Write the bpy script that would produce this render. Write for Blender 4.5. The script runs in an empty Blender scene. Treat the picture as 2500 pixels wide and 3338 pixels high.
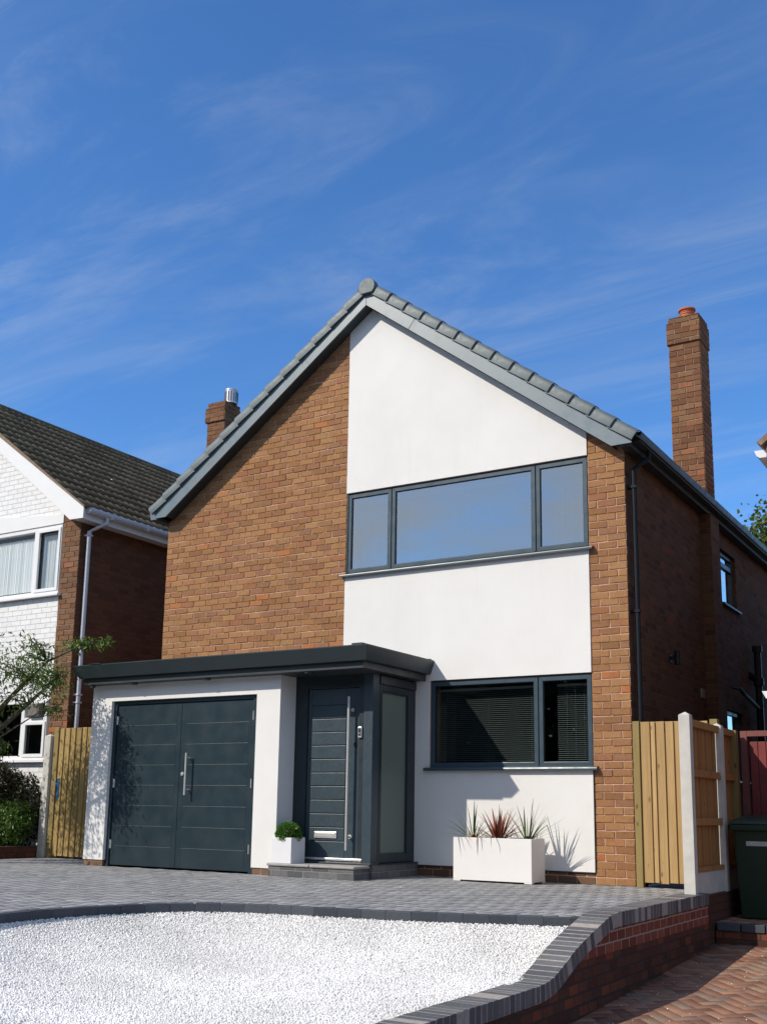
import bpy, math, random
import numpy as np
from mathutils import Vector, Matrix
R = math.radians
sc = bpy.context.scene
COL = sc.collection
rng = np.random.default_rng(7)
random.seed(5)

# ------------------------------------------------------------------ camera
cd = bpy.data.cameras.new('camera'); cam = bpy.data.objects.new('camera', cd); COL.objects.link(cam)
cd.sensor_fit = 'VERTICAL'; cd.sensor_height = 24.0; cd.sensor_width = 24.0
cd.lens = 25.496; cd.shift_y = 0.0847; cd.clip_start = 0.05; cd.clip_end = 2000
_yaw, _pit, _rol = -0.5501, 0.1909, 0.0156
fw = Vector((math.sin(_yaw)*math.cos(_pit), math.cos(_yaw)*math.cos(_pit), math.sin(_pit)))
rt0 = Vector((math.cos(_yaw), -math.sin(_yaw), 0)); up0 = rt0.cross(fw)
rt = rt0*math.cos(_rol) + up0*math.sin(_rol); up = -rt0*math.sin(_rol) + up0*math.cos(_rol)
M = Matrix((rt, up, -fw)).transposed().to_4x4(); M.translation = Vector((3.924, -11.6416, 0.7737))
cam.matrix_world = M
sc.camera = cam

# ------------------------------------------------------------------ sky, sun, exposure
SUN = Vector((-0.722, -1.0, 1.0)).normalized()          # direction towards the sun
EL = math.asin(SUN.z); AZ = math.atan2(SUN.x, SUN.y)
world = bpy.data.worlds.new('World'); sc.world = world; world.use_nodes = True
wt = world.node_tree; wn = wt.nodes; wl = wt.links
bg = wn['Background']
sky = wn.new('ShaderNodeTexSky'); sky.sky_type = 'NISHITA'; sky.sun_disc = False
sky.sun_elevation = EL; sky.sun_rotation = AZ
sky.altitude = 0; sky.air_density = 1.0; sky.dust_density = 0.25; sky.ozone_density = 2.6
tc = wn.new('ShaderNodeTexCoord')
def wmath(op, a, b=None):
    n = wn.new('ShaderNodeMath'); n.operation = op
    for i, v in enumerate((a, b)):
        if v is None: continue
        if isinstance(v, (int, float)): n.inputs[i].default_value = v
        else: wl.new(v, n.inputs[i])
    return n.outputs[0]
sep = wn.new('ShaderNodeSeparateXYZ'); wl.new(tc.outputs['Generated'], sep.inputs[0])
# wisps of cirrus on a plane high above: direction / height
den = wmath('MAXIMUM', wmath('ADD', sep.outputs[2], 0.12), 0.05)
px = wmath('DIVIDE', sep.outputs[0], den); py = wmath('DIVIDE', sep.outputs[1], den)
cmb = wn.new('ShaderNodeCombineXYZ'); wl.new(px, cmb.inputs[0]); wl.new(py, cmb.inputs[1])
mp = wn.new('ShaderNodeMapping'); mp.inputs['Rotation'].default_value = (0, 0, R(-52)); mp.inputs['Scale'].default_value = (0.55, 2.3, 1)
mp.inputs['Location'].default_value = (3.2, 1.15, 0)
wl.new(cmb.outputs[0], mp.inputs[0])
n1 = wn.new('ShaderNodeTexNoise'); n1.inputs['Scale'].default_value = 1.35; n1.inputs['Detail'].default_value = 13; n1.inputs['Roughness'].default_value = 0.63
n1.inputs['Distortion'].default_value = 1.5
wl.new(mp.outputs[0], n1.inputs['Vector'])
n2 = wn.new('ShaderNodeTexNoise'); n2.inputs['Scale'].default_value = 0.9; n2.inputs['Detail'].default_value = 3
wl.new(cmb.outputs[0], n2.inputs['Vector'])
mr = wn.new('ShaderNodeMapRange'); mr.inputs[1].default_value = 0.40; mr.inputs[2].default_value = 0.80; mr.interpolation_type = 'SMOOTHSTEP'
wl.new(n1.outputs[0], mr.inputs[0])
mr2 = wn.new('ShaderNodeMapRange'); mr2.inputs[1].default_value = 0.26; mr2.inputs[2].default_value = 0.60; wl.new(n2.outputs[0], mr2.inputs[0])
clA = wmath('MULTIPLY', wmath('MULTIPLY', mr.outputs[0], mr2.outputs[0]), 0.40)
mpB = wn.new('ShaderNodeMapping'); mpB.inputs['Rotation'].default_value = (0, 0, R(-18)); mpB.inputs['Scale'].default_value = (0.5, 2.0, 1); mpB.inputs['Location'].default_value = (7.7, 2.4, 0); wl.new(cmb.outputs[0], mpB.inputs[0])
nB = wn.new('ShaderNodeTexNoise'); nB.inputs['Scale'].default_value = 1.1; nB.inputs['Detail'].default_value = 13; nB.inputs['Roughness'].default_value = 0.62; nB.inputs['Distortion'].default_value = 1.2; wl.new(mpB.outputs[0], nB.inputs['Vector'])
mrB = wn.new('ShaderNodeMapRange'); mrB.inputs[1].default_value = 0.46; mrB.inputs[2].default_value = 0.82; mrB.interpolation_type = 'SMOOTHSTEP'; wl.new(nB.outputs[0], mrB.inputs[0])
cl0 = wmath('MAXIMUM', clA, wmath('MULTIPLY', mrB.outputs[0], 0.13))
# thicker broken cloud in the half of the sky behind the photographer
n3 = wn.new('ShaderNodeTexNoise'); n3.inputs['Scale'].default_value = 1.5; n3.inputs['Detail'].default_value = 6; wl.new(cmb.outputs[0], n3.inputs['Vector'])
mr3 = wn.new('ShaderNodeMapRange'); mr3.inputs[1].default_value = 0.22; mr3.inputs[2].default_value = 0.62; mr3.interpolation_type = 'SMOOTHSTEP'; wl.new(n3.outputs[0], mr3.inputs[0])
mr4 = wn.new('ShaderNodeMapRange'); mr4.inputs[1].default_value = 0.0; mr4.inputs[2].default_value = -0.45; mr4.interpolation_type = 'SMOOTHSTEP'; wl.new(sep.outputs[1], mr4.inputs[0])
cl = wmath('MAXIMUM', cl0, wmath('MULTIPLY', wmath('MULTIPLY', mr3.outputs[0], mr4.outputs[0]), 0.85))
tint = wn.new('ShaderNodeMix'); tint.data_type = 'RGBA'; tint.blend_type = 'MULTIPLY'; tint.inputs[0].default_value = 1.0
wl.new(sky.outputs[0], tint.inputs[6]); tint.inputs[7].default_value = (0.52, 0.885, 1.27, 1)
cm = wn.new('ShaderNodeMix'); cm.data_type = 'RGBA'
wl.new(cl, cm.inputs[0]); wl.new(tint.outputs[2], cm.inputs[6]); cm.inputs[7].default_value = (4.3, 4.75, 5.2, 1)
wl.new(cm.outputs[2], bg.inputs['Color']); bg.inputs['Strength'].default_value = 0.145
sd = bpy.data.lights.new('sun', 'SUN'); sd.energy = 4.35; sd.angle = R(0.53); sd.color = (1.0, 0.915, 0.79)
sun = bpy.data.objects.new('sun', sd); COL.objects.link(sun)
sun.rotation_euler = SUN.to_track_quat('Z', 'Y').to_euler(); sun.location = (-20, -30, 30)
sc.view_settings.view_transform = 'Standard'; sc.view_settings.look = 'None'
sc.view_settings.exposure = 0.0; sc.view_settings.gamma = 1.0; sc.view_settings.use_curve_mapping = False
sc.cycles.max_bounces = 6; sc.cycles.transparent_max_bounces = 12
sc.cycles.use_denoising = True

# ------------------------------------------------------------------ material helpers
class NT:
    def __init__(s, name):
        s.m = bpy.data.materials.new(name); s.m.use_nodes = True
        s.t = s.m.node_tree; s.n = s.t.nodes; s.l = s.t.links
        s.b = s.n['Principled BSDF']
    def node(s, t, **kw):
        x = s.n.new(t)
        for k, v in kw.items(): setattr(x, k, v)
        return x
    def put(s, sock, v):
        if v is None: return
        if hasattr(v, 'links'): s.l.new(v, sock)
        else: sock.default_value = v
    def math(s, op, a, b=None, c=None):
        x = s.node('ShaderNodeMath', operation=op)
        for i, v in enumerate((a, b, c)): s.put(x.inputs[i], v) if v is not None else None
        return x.outputs[0]
    def noise(s, vec, scale, detail=3, rough=0.5, dist=0.0):
        x = s.node('ShaderNodeTexNoise'); s.put(x.inputs['Vector'], vec)
        x.inputs['Scale'].default_value = scale; x.inputs['Detail'].default_value = detail
        x.inputs['Roughness'].default_value = rough; x.inputs['Distortion'].default_value = dist
        return x.outputs[0]
    def rng(s, v, a, b, c=0.0, d=1.0, smooth=False):
        x = s.node('ShaderNodeMapRange'); s.put(x.inputs[0], v)
        if smooth: x.interpolation_type = 'SMOOTHSTEP'
        for i, q in zip((1, 2, 3, 4), (a, b, c, d)): s.put(x.inputs[i], q)
        return x.outputs[0]
    def mix(s, f, a, b, mode='MIX'):
        x = s.node('ShaderNodeMix', data_type='RGBA', blend_type=mode)
        s.put(x.inputs[0], f); s.put(x.inputs[6], a); s.put(x.inputs[7], b)
        return x.outputs[2]
    def ramp(s, f, stops, interp='LINEAR'):
        x = s.node('ShaderNodeValToRGB'); s.put(x.inputs[0], f); cr = x.color_ramp; cr.interpolation = interp
        while len(cr.elements) < len(stops): cr.elements.new(0.5)
        for e, (p, c) in zip(cr.elements, stops): e.position = p; e.color = (*c, 1) if len(c) == 3 else c
        return x.outputs[0]
    def bump(s, h, dist, strength=1.0):
        x = s.node('ShaderNodeBump'); s.put(x.inputs['Height'], h); x.inputs['Distance'].default_value = dist; x.inputs['Strength'].default_value = strength
        s.l.new(x.outputs[0], s.b.inputs['Normal'])
    def uv(s): return s.node('ShaderNodeTexCoord').outputs['UV']
    def obj(s): return s.node('ShaderNodeTexCoord').outputs['Object']
    def attr(s, n): return s.node('ShaderNodeAttribute', attribute_name=n).outputs['Fac']
    def set(s, **k):
        for n, v in k.items(): s.put(s.b.inputs[n.replace('_', ' ')], v)
C4 = lambda c: (*c, 1)

def paint(name, col, rough=0.5, var=0.12, vscale=3.0, bump=0.0, bscale=200.0, metal=0.0, spec=0.5):
    k = NT(name); o = k.obj()
    n = k.noise(o, vscale, 4, 0.6)
    lo = tuple(max(0, c*(1-var)) for c in col); hi = tuple(min(1, c*(1+var)) for c in col)
    k.set(Base_Color=k.ramp(n, [(0.3, lo), (0.7, hi)]), Metallic=metal)
    k.b.inputs['Specular IOR Level'].default_value = spec
    k.set(Roughness=k.rng(k.noise(o, vscale*4, 3), 0.3, 0.7, max(0.02, rough-0.06), rough+0.06))
    if bump: k.bump(k.noise(o, bscale, 3, 0.6), bump)
    return k.m

def brick_mat(name, stops, mortar, w=0.225, h=0.083, m=0.010, u0=0.0, v0=0.0, bump=0.006, dirt=0.25, face_noise=0.22, painted=False):
    k = NT(name); uv = k.uv()
    sp = k.node('ShaderNodeSeparateXYZ'); k.l.new(uv, sp.inputs[0])
    wob = k.noise(uv, 26, 2); wob2 = k.noise(uv, 7, 2)
    u = k.math('ADD', sp.outputs[0], u0); v = k.math('ADD', sp.outputs[1], v0)
    v = k.math('ADD', v, k.math('MULTIPLY', k.math('SUBTRACT', wob2, 0.5), 0.007))
    r = k.math('DIVIDE', v, h); row = k.math('FLOOR', r)
    par = k.math('MULTIPLY', k.math('MODULO', k.math('ADD', row, 400.0), 2.0), 0.5)
    x = k.math('ADD', k.math('DIVIDE', u, w), par)
    # uneven brick lengths: shift perpends a little by row
    wr = k.node('ShaderNodeTexWhiteNoise', noise_dimensions='1D'); k.l.new(row, wr.inputs['W'])
    x = k.math('ADD', x, k.math('MULTIPLY', k.math('SUBTRACT', wr.outputs['Value'], 0.5), 0.10))
    colm = k.math('FLOOR', x)
    fx = k.math('MULTIPLY', k.math('FRACT', x), w); fy = k.math('MULTIPLY', k.math('FRACT', r), h)
    dx = k.math('MINIMUM', fx, k.math('SUBTRACT', w, fx)); dy = k.math('MINIMUM', fy, k.math('SUBTRACT', h, fy))
    d = k.math('SMOOTH_MIN', dx, dy, 0.006)
    d = k.math('ADD', d, k.math('MULTIPLY', k.math('SUBTRACT', wob, 0.5), 0.006))
    mask = k.rng(d, m*0.5-0.0015, m*0.5+0.0015, 0, 1, True)
    idv = k.node('ShaderNodeCombineXYZ'); k.l.new(colm, idv.inputs[0]); k.l.new(row, idv.inputs[1])
    wn_ = k.node('ShaderNodeTexWhiteNoise', noise_dimensions='2D'); k.l.new(idv.outputs[0], wn_.inputs['Vector'])
    big = k.noise(uv, 0.9, 3)
    idx = k.math('ADD', wn_.outputs['Value'], k.math('MULTIPLY', k.math('SUBTRACT', big, 0.5), 0.35))
    base = k.ramp(idx, stops)
    fn = k.noise(uv, 45, 5, 0.7)
    base = k.mix(1.0, base, k.ramp(fn, [(0.25, (1-face_noise*1.5,)*3), (0.75, (1+face_noise*0.5,)*3)]), 'MULTIPLY')
    # soft smudges along each brick
    sm = k.noise(uv, 11, 3)
    base = k.mix(k.rng(sm, 0.52, 0.75, 0, 0.35), base, C4(tuple(c*0.55 for c in stops[0][1])))
    speck = k.rng(k.noise(uv, 160, 1), 0.70, 0.76, 0, 0.5)
    base = k.mix(speck, base, C4(tuple(c*0.35 for c in stops[0][1])))
    mn = k.noise(uv, 80, 3)
    mcol = k.mix(mn, C4(tuple(c*0.8 for c in mortar)), C4(tuple(min(1, c*1.15) for c in mortar)))
    colr = k.mix(mask, mcol, base)
    if dirt: colr = k.mix(k.rng(k.noise(uv, 1.7, 4, 0.65), 0.5, 0.8, 0, dirt), colr, C4(tuple(c*0.45 for c in stops[0][1])))
    k.set(Base_Color=colr, Roughness=0.9 if not painted else 0.55)
    k.b.inputs['Specular IOR Level'].default_value = 0.25
    hgt = k.math('ADD', mask, k.math('MULTIPLY', fn, 0.35))
    k.bump(hgt, bump)
    return k.m

TAN = [(0.0, (0.280, 0.138, 0.063)), (0.22, (0.340, 0.173, 0.079)), (0.45, (0.375, 0.196, 0.088)), (0.62, (0.401, 0.215, 0.098)), (0.74, (0.340, 0.150, 0.073)), (0.86, (0.299, 0.154, 0.086)), (0.93, (0.401, 0.219, 0.098)), (0.985, (0.392, 0.204, 0.095)), (1.0, (0.461, 0.165, 0.061))]
M_BRICK = brick_mat('tan_brickwork', TAN, (0.50, 0.285, 0.185), m=0.014, bump=0.010)
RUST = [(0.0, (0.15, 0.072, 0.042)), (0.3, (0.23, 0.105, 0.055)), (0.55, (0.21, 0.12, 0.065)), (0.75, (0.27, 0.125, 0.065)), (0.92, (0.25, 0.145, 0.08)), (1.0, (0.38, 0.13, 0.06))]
SIDE = [(p, (c[0]*0.64, c[1]*0.62, c[2]*0.54)) for p, c in RUST]  # rust colours scaled down: shade painted into the side wall and breast
M_BRICKSIDE = brick_mat('shade_darkened_rust_brickwork', SIDE, (0.17, 0.10, 0.06))
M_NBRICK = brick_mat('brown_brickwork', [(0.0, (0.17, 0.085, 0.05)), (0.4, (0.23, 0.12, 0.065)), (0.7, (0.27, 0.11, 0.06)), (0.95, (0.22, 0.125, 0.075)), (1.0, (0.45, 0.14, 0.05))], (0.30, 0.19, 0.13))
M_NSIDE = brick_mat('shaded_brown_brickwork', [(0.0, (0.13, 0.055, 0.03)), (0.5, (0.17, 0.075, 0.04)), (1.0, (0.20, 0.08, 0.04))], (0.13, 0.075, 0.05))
M_WHITEBRICK = brick_mat('white_painted_brickwork', [(0.0, (0.80, 0.80, 0.80)), (1.0, (0.86, 0.86, 0.86))], (0.60, 0.61, 0.64), m=0.009, bump=0.005, dirt=0.0, face_noise=0.03, painted=True)
M_CHIM = brick_mat('chimney_brickwork', RUST, (0.30, 0.20, 0.14), m=0.013, dirt=0.5, bump=0.012)
M_NEWRED = brick_mat('new_red_brickwork', [(0.0, (0.20, 0.050, 0.034)), (0.5, (0.26, 0.070, 0.045)), (1.0, (0.31, 0.095, 0.06))], (0.40, 0.31, 0.25), w=0.172, h=0.076, m=0.012, dirt=0.1)
M_OLDRED = brick_mat('old_dark_brickwork', [(0.0, (0.085, 0.035, 0.025)), (0.4, (0.15, 0.05, 0.03)), (0.75, (0.11, 0.05, 0.035)), (1.0, (0.23, 0.07, 0.035))], (0.06, 0.045, 0.038), w=0.172, h=0.076, m=0.014, dirt=0.4)
M_BLUEBRICK = brick_mat('blue_grey_brickwork', [(0.0, (0.10, 0.105, 0.115)), (0.5, (0.15, 0.155, 0.165)), (1.0, (0.20, 0.20, 0.21))], (0.24, 0.235, 0.215), w=0.225, h=0.075, m=0.011, dirt=0.2)

def unit_brick_mat(name, stops, flash=(0.42, 0.17, 0.07), weather=0.3):
    k = NT(name); o = k.obj(); a = k.attr('rnd')
    c = k.ramp(a, stops)
    fl = k.math('MULTIPLY', k.rng(k.noise(o, 5.5, 2), 0.60, 0.72, 0, 1, True), 0.18)
    c = k.mix(fl, c, C4(flash))
    fn = k.noise(o, 55, 5, 0.7)
    c = k.mix(1.0, c, k.ramp(fn, [(0.25, (0.74,)*3), (0.75, (1.14,)*3)]), 'MULTIPLY')
    c = k.mix(k.rng(k.noise(o, 13, 3), 0.52, 0.78, 0, 0.35), c, C4(tuple(q*0.55 for q in stops[0][1])))
    c = k.mix(k.rng(k.noise(o, 170, 1), 0.68, 0.75, 0, 0.55), c, C4(tuple(q*0.35 for q in stops[0][1])))
    c = k.mix(k.rng(k.noise(o, 1.1, 4, 0.65), 0.5, 0.8, 0, weather), c, C4(tuple(q*0.55 for q in stops[0][1])))
    k.set(Base_Color=c, Roughness=0.92); k.b.inputs['Specular IOR Level'].default_value = 0.2
    k.bump(fn, 0.004); return k.m
M_UNIT = unit_brick_mat('tan_facing_brick', TAN)
M_UNITCH = unit_brick_mat('rust_facing_brick', RUST, weather=0.5)
M_JOINTS = paint('pinkish_mortar', (0.56, 0.345, 0.255), 0.95, 0.22, 22, 0.003, 120)
M_JOINTSD = paint('grey_brown_mortar', (0.30, 0.20, 0.14), 0.95, 0.25, 22, 0.003, 120)

def render_mat():
    k = NT('white_render'); o = k.obj()
    n = k.noise(o, 140, 3, 0.7); big = k.noise(o, 1.3, 5, 0.6)
    mps = k.node('ShaderNodeMapping'); mps.inputs['Scale'].default_value = (9, 9, 0.7); k.l.new(o, mps.inputs[0])
    st = k.noise(mps.outputs[0], 1.0, 4, 0.65)
    c = k.ramp(big, [(0.3, (0.775, 0.765, 0.745)), (0.7, (0.825, 0.82, 0.805))])
    c = k.mix(k.rng(st, 0.55, 0.85, 0, 0.16), c, C4((0.60, 0.585, 0.55)))
    c = k.mix(1.0, c, k.ramp(n, [(0.3, (0.965,)*3), (0.7, (1.02,)*3)]), 'MULTIPLY')
    k.set(Base_Color=c, Roughness=0.95); k.b.inputs['Specular IOR Level'].default_value = 0.2
    k.bump(n, 0.004)
    return k.m
M_RENDER = render_mat()
ANTH = (0.026, 0.043, 0.054)
M_GARAGE = paint('slate_blue_garage_paint', (0.015, 0.030, 0.040), 0.36, 0.05, 1.2, 0.0006, 90)
M_DOOR = paint('slate_blue_door_paint', (0.034, 0.055, 0.070), 0.40, 0.10, 6, 0.0005, 120)
M_FASCIA = paint('anthracite_sheet', (0.026, 0.038, 0.043), 0.42, 0.08, 1.5)
M_FRAME = paint('anthracite_window_frame', (0.046, 0.074, 0.096), 0.34, 0.05, 2)
M_FRAMEDK = paint('anthracite_porch_frame', (0.019, 0.029, 0.035), 0.4, 0.06, 2)
M_BARGE = paint('blue_grey_bargeboard', (0.105, 0.150, 0.178), 0.40, 0.04, 2, spec=0.8)
M_SOFFIT = paint('dark_soffit', (0.03, 0.038, 0.042), 0.5, 0.05, 2)
M_CAP = paint('grey_verge_plastic', (0.105, 0.135, 0.145), 0.55, 0.16, 5)
M_TILE = paint('slate_grey_tile', (0.07, 0.085, 0.09), 0.7, 0.2, 6)
M_STEEL = paint('brushed_steel', (0.66, 0.64, 0.61), 0.34, 0.05, 10, metal=0.45)
M_CHROME = paint('chrome', (0.80, 0.80, 0.80), 0.22, 0.03, 10, metal=0.5)
M_BLACK = paint('black_plastic', (0.012, 0.012, 0.013), 0.4, 0.1, 5)
M_WHITEPL = paint('white_plastic', (0.80, 0.80, 0.81), 0.32, 0.02, 2)
M_GREYPL = paint('pale_grey_pipe', (0.60, 0.61, 0.66), 0.28, 0.03, 2)
M_BROWNPL = paint('brown_plastic_vent', (0.10, 0.085, 0.07), 0.5, 0.08, 8)
M_LEAD = paint('grey_lead', (0.33, 0.34, 0.36), 0.6, 0.15, 9)
M_TERRA = paint('terracotta', (0.46, 0.13, 0.06), 0.75, 0.15, 9)
M_PLANTER = paint('white_planter', (0.77, 0.755, 0.735), 0.62, 0.025, 4, 0.0008, 60)
M_PLANTER2 = paint('grey_white_planter', (0.74, 0.74, 0.755), 0.6, 0.02, 4, 0.0008, 60)
M_CONC = paint('pale_concrete', (0.55, 0.535, 0.495), 0.9, 0.10, 9, 0.0015, 120)
M_SLAB = paint('grey_stone_slab', (0.33, 0.32, 0.305), 0.75, 0.12, 8, 0.001, 90)
M_SOIL = paint('dark_soil', (0.035, 0.025, 0.018), 0.95, 0.4, 20, 0.01, 40)
M_MAROON = paint('maroon_paint', (0.20, 0.035, 0.032), 0.55, 0.2, 5)
M_MAROON2 = paint('faded_maroon_paint', (0.20, 0.065, 0.055), 0.7, 0.2, 6)
M_BIN = paint('dark_green_plastic', (0.012, 0.035, 0.018), 0.45, 0.12, 3)
M_STICKER = paint('pale_sticker', (0.50, 0.51, 0.48), 0.6, 0.15, 30)
M_STICKTXT = paint('faded_sticker_print', (0.66, 0.67, 0.64), 0.6, 0.08, 30)
M_INT = paint('room_wall', (0.09, 0.085, 0.08), 0.9, 0.08, 2)
M_BLIND = paint('grey_blind_slat', (0.30, 0.295, 0.285), 0.5, 0.02, 2)
M_CURTAIN = paint('white_net_curtain', (0.88, 0.88, 0.87), 0.9, 0.02, 3)
M_FASCW = paint('white_fascia', (0.80, 0.80, 0.80), 0.42, 0.02, 2)
M_BROWNTILE = paint('mortar_edge', (0.23, 0.165, 0.12), 0.95, 0.25, 14, 0.004, 60)
M_BLUE = paint('blue_latch_plate', (0.03, 0.14, 0.30), 0.4, 0.1, 9)
M_BARK = paint('grey_bark', (0.085, 0.07, 0.055), 0.9, 0.35, 18, 0.006, 40)

def wood(name, a, b, knots=True):
    k = NT(name); o = k.obj()
    mpn = k.node('ShaderNodeMapping'); mpn.inputs['Scale'].default_value = (22, 22, 1.3); k.l.new(o, mpn.inputs[0])
    g = k.noise(mpn.outputs[0], 1.0, 5, 0.6, 0.6)
    mpn2 = k.node('ShaderNodeMapping'); mpn2.inputs['Scale'].default_value = (90, 90, 4); k.l.new(o, mpn2.inputs[0])
    g2 = k.noise(mpn2.outputs[0], 1.0, 3, 0.6)
    rnd = k.attr('rnd')
    f = k.math('ADD', k.math('MULTIPLY', g, 0.7), k.math('MULTIPLY', rnd, 0.3))
    c = k.ramp(f, [(0.25, a), (0.75, b)])
    c = k.mix(1.0, c, k.ramp(g2, [(0.3, (0.86,)*3), (0.7, (1.05,)*3)]), 'MULTIPLY')
    if knots:
        vo = k.node('ShaderNodeTexVoronoi'); vo.inputs['Scale'].default_value = 1.0
        mp3 = k.node('ShaderNodeMapping'); mp3.inputs['Scale'].default_value = (9, 9, 4.2); k.l.new(o, mp3.inputs[0]); k.l.new(mp3.outputs[0], vo.inputs['Vector'])
        kn = k.rng(vo.outputs['Distance'], 0.06, 0.17, 0.75, 0.0, True)
        c = k.mix(kn, c, C4(tuple(x*0.33 for x in a)))
    k.set(Base_Color=c, Roughness=0.75); k.b.inputs['Specular IOR Level'].default_value = 0.3
    k.bump(g2, 0.0015)
    return k.m
M_WOOD = wood('pale_pine_boards', (0.33, 0.205, 0.085), (0.52, 0.36, 0.165))
M_WOODPOST = wood('green_treated_pine', (0.24, 0.175, 0.065), (0.33, 0.25, 0.10))
M_WOODORG = wood('orange_treated_pine', (0.30, 0.145, 0.05), (0.46, 0.24, 0.09))
M_WOODGRN = wood('weathered_green_pine', (0.24, 0.17, 0.06), (0.42, 0.29, 0.115))

def glass(name, refl=0.30, tint=(0.80, 0.88, 0.88), rough=0.015, k=2.2):
    kk = k
    k = NT(name); k.n.remove(k.b)
    tr = k.node('ShaderNodeBsdfTransparent'); tr.inputs[0].default_value = C4(tint)
    gl = k.node('ShaderNodeBsdfGlossy'); gl.inputs['Roughness'].default_value = rough; gl.inputs[0].default_value = (1.0, 0.985, 0.95, 1)
    fr = k.node('ShaderNodeFresnel'); fr.inputs[0].default_value = 1.52
    bf = k.node('ShaderNodeNewGeometry').outputs['Backfacing']
    f = k.math('MULTIPLY', k.math('MINIMUM', k.math('ADD', k.math('MULTIPLY', fr.outputs[0], kk), refl), 0.95), k.math('SUBTRACT', 1.0, bf))
    bm = k.node('ShaderNodeBump'); bm.inputs['Distance'].default_value = 0.0009
    k.l.new(k.noise(k.obj(), 1.6, 2), bm.inputs['Height']); k.l.new(bm.outputs[0], gl.inputs['Normal'])
    mx = k.node('ShaderNodeMixShader'); k.put(mx.inputs[0], f)
    k.l.new(tr.outputs[0], mx.inputs[1]); k.l.new(gl.outputs[0], mx.inputs[2])
    k.l.new(mx.outputs[0], k.n['Material Output'].inputs[0])
    return k.m
M_GLASS_UP = glass('coated_glass', 0.33, (0.80, 0.83, 0.84), k=1.8)
M_GLASS = glass('clear_glass', 0.02, (0.80, 0.86, 0.86), k=1.6)
M_GLASS_N = glass('neighbour_glass', 0.0, (0.97, 0.99, 0.99), k=1.2)
M_FROST = paint('frosted_glass', (0.14, 0.175, 0.15), 0.34, 0.01, 1, spec=0.5)

def leaf_mat(name, cols, trans=0.25, rough=0.45):
    k = NT(name); a = k.attr('rnd')
    c = k.ramp(a, cols)
    k.set(Base_Color=c, Roughness=rough)
    k.b.inputs['Specular IOR Level'].default_value = 0.35
    tl = k.node('ShaderNodeBsdfTranslucent'); k.l.new(c, tl.inputs[0])
    mx = k.node('ShaderNodeMixShader'); mx.inputs[0].default_value = trans
    k.l.new(k.b.outputs[0], mx.inputs[1]); k.l.new(tl.outputs[0], mx.inputs[2]); k.l.new(mx.outputs[0], k.n['Material Output'].inputs[0])
    return k.m
M_LEAF = leaf_mat('tree_leaves', [(0.0, (0.06, 0.115, 0.018)), (0.5, (0.12, 0.20, 0.032)), (0.9, (0.20, 0.28, 0.06)), (1.0, (0.25, 0.18, 0.06))], 0.38)
M_LEAFDK = leaf_mat('dark_shrub_leaves', [(0.0, (0.020, 0.024, 0.010)), (0.6, (0.045, 0.052, 0.018)), (1.0, (0.085, 0.07, 0.03))], 0.15)
M_LEAFLT = leaf_mat('bright_shrub_leaves', [(0.0, (0.05, 0.11, 0.018)), (0.6, (0.10, 0.20, 0.035)), (1.0, (0.17, 0.27, 0.06))], 0.3)
M_BOX = leaf_mat('boxwood_leaves', [(0.0, (0.05, 0.13, 0.018)), (0.6, (0.09, 0.22, 0.03)), (1.0, (0.17, 0.33, 0.06))], 0.2)
M_BLADE = leaf_mat('green_blades', [(0.0, (0.045, 0.08, 0.02)), (0.6, (0.085, 0.15, 0.035)), (1.0, (0.13, 0.17, 0.06))], 0.2)
M_REDBLADE = leaf_mat('copper_red_blades', [(0.0, (0.06, 0.045, 0.026)), (0.3, (0.22, 0.07, 0.04)), (0.7, (0.40, 0.13, 0.08)), (1.0, (0.62, 0.25, 0.18))], 0.25)
M_FARLEAF = leaf_mat('far_tree_leaves', [(0.0, (0.055, 0.09, 0.02)), (0.6, (0.11, 0.155, 0.035)), (1.0, (0.18, 0.21, 0.06))], 0.3)

def block_mat(name, stops, rough=0.85):
    k = NT(name); o = k.obj(); a = k.attr('rnd')
    c = k.ramp(a, stops)
    c = k.mix(1.0, c, k.ramp(k.noise(o, 60, 4, 0.7), [(0.25, (0.78,)*3), (0.75, (1.15,)*3)]), 'MULTIPLY')
    c = k.mix(1.0, c, k.ramp(k.noise(o, 1.1, 4, 0.6), [(0.3, (0.84,)*3), (0.7, (1.10,)*3)]), 'MULTIPLY')
    k.set(Base_Color=c, Roughness=rough); k.b.inputs['Specular IOR Level'].default_value = 0.3
    k.bump(k.noise(o, 150, 3, 0.7), 0.002)
    return k.m
M_BLOCK = block_mat('charcoal_block_paving', [(0.0, (0.235, 0.235, 0.24)), (0.6, (0.29, 0.29, 0.293)), (1.0, (0.35, 0.35, 0.35))])
M_KERB = block_mat('dark_blue_kerb', [(0.0, (0.05, 0.058, 0.072)), (1.0, (0.085, 0.095, 0.112))])
M_COPE = block_mat('blue_engineering_brick', [(0.0, (0.085, 0.090, 0.10)), (0.5, (0.115, 0.12, 0.130)), (1.0, (0.155, 0.158, 0.162))], 0.5)
M_MORTAR = paint('pale_mortar', (0.36, 0.32, 0.285), 0.95, 0.15, 30)
M_RED = block_mat('red_block_paving', [(0.0, (0.20, 0.10, 0.07)), (0.3, (0.28, 0.15, 0.10)), (0.5, (0.34, 0.165, 0.105)), (0.75, (0.33, 0.21, 0.135)), (1.0, (0.23, 0.165, 0.13))])
M_JOINT = paint('dark_joint_sand', (0.05, 0.048, 0.045), 0.95, 0.2, 40)
M_REDJOINT = paint('brown_joint_sand', (0.11, 0.07, 0.05), 0.95, 0.2, 40)
M_GROUND = paint('grey_asphalt', (0.055, 0.055, 0.055), 0.9, 0.2, 12, 0.004, 80)
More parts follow.
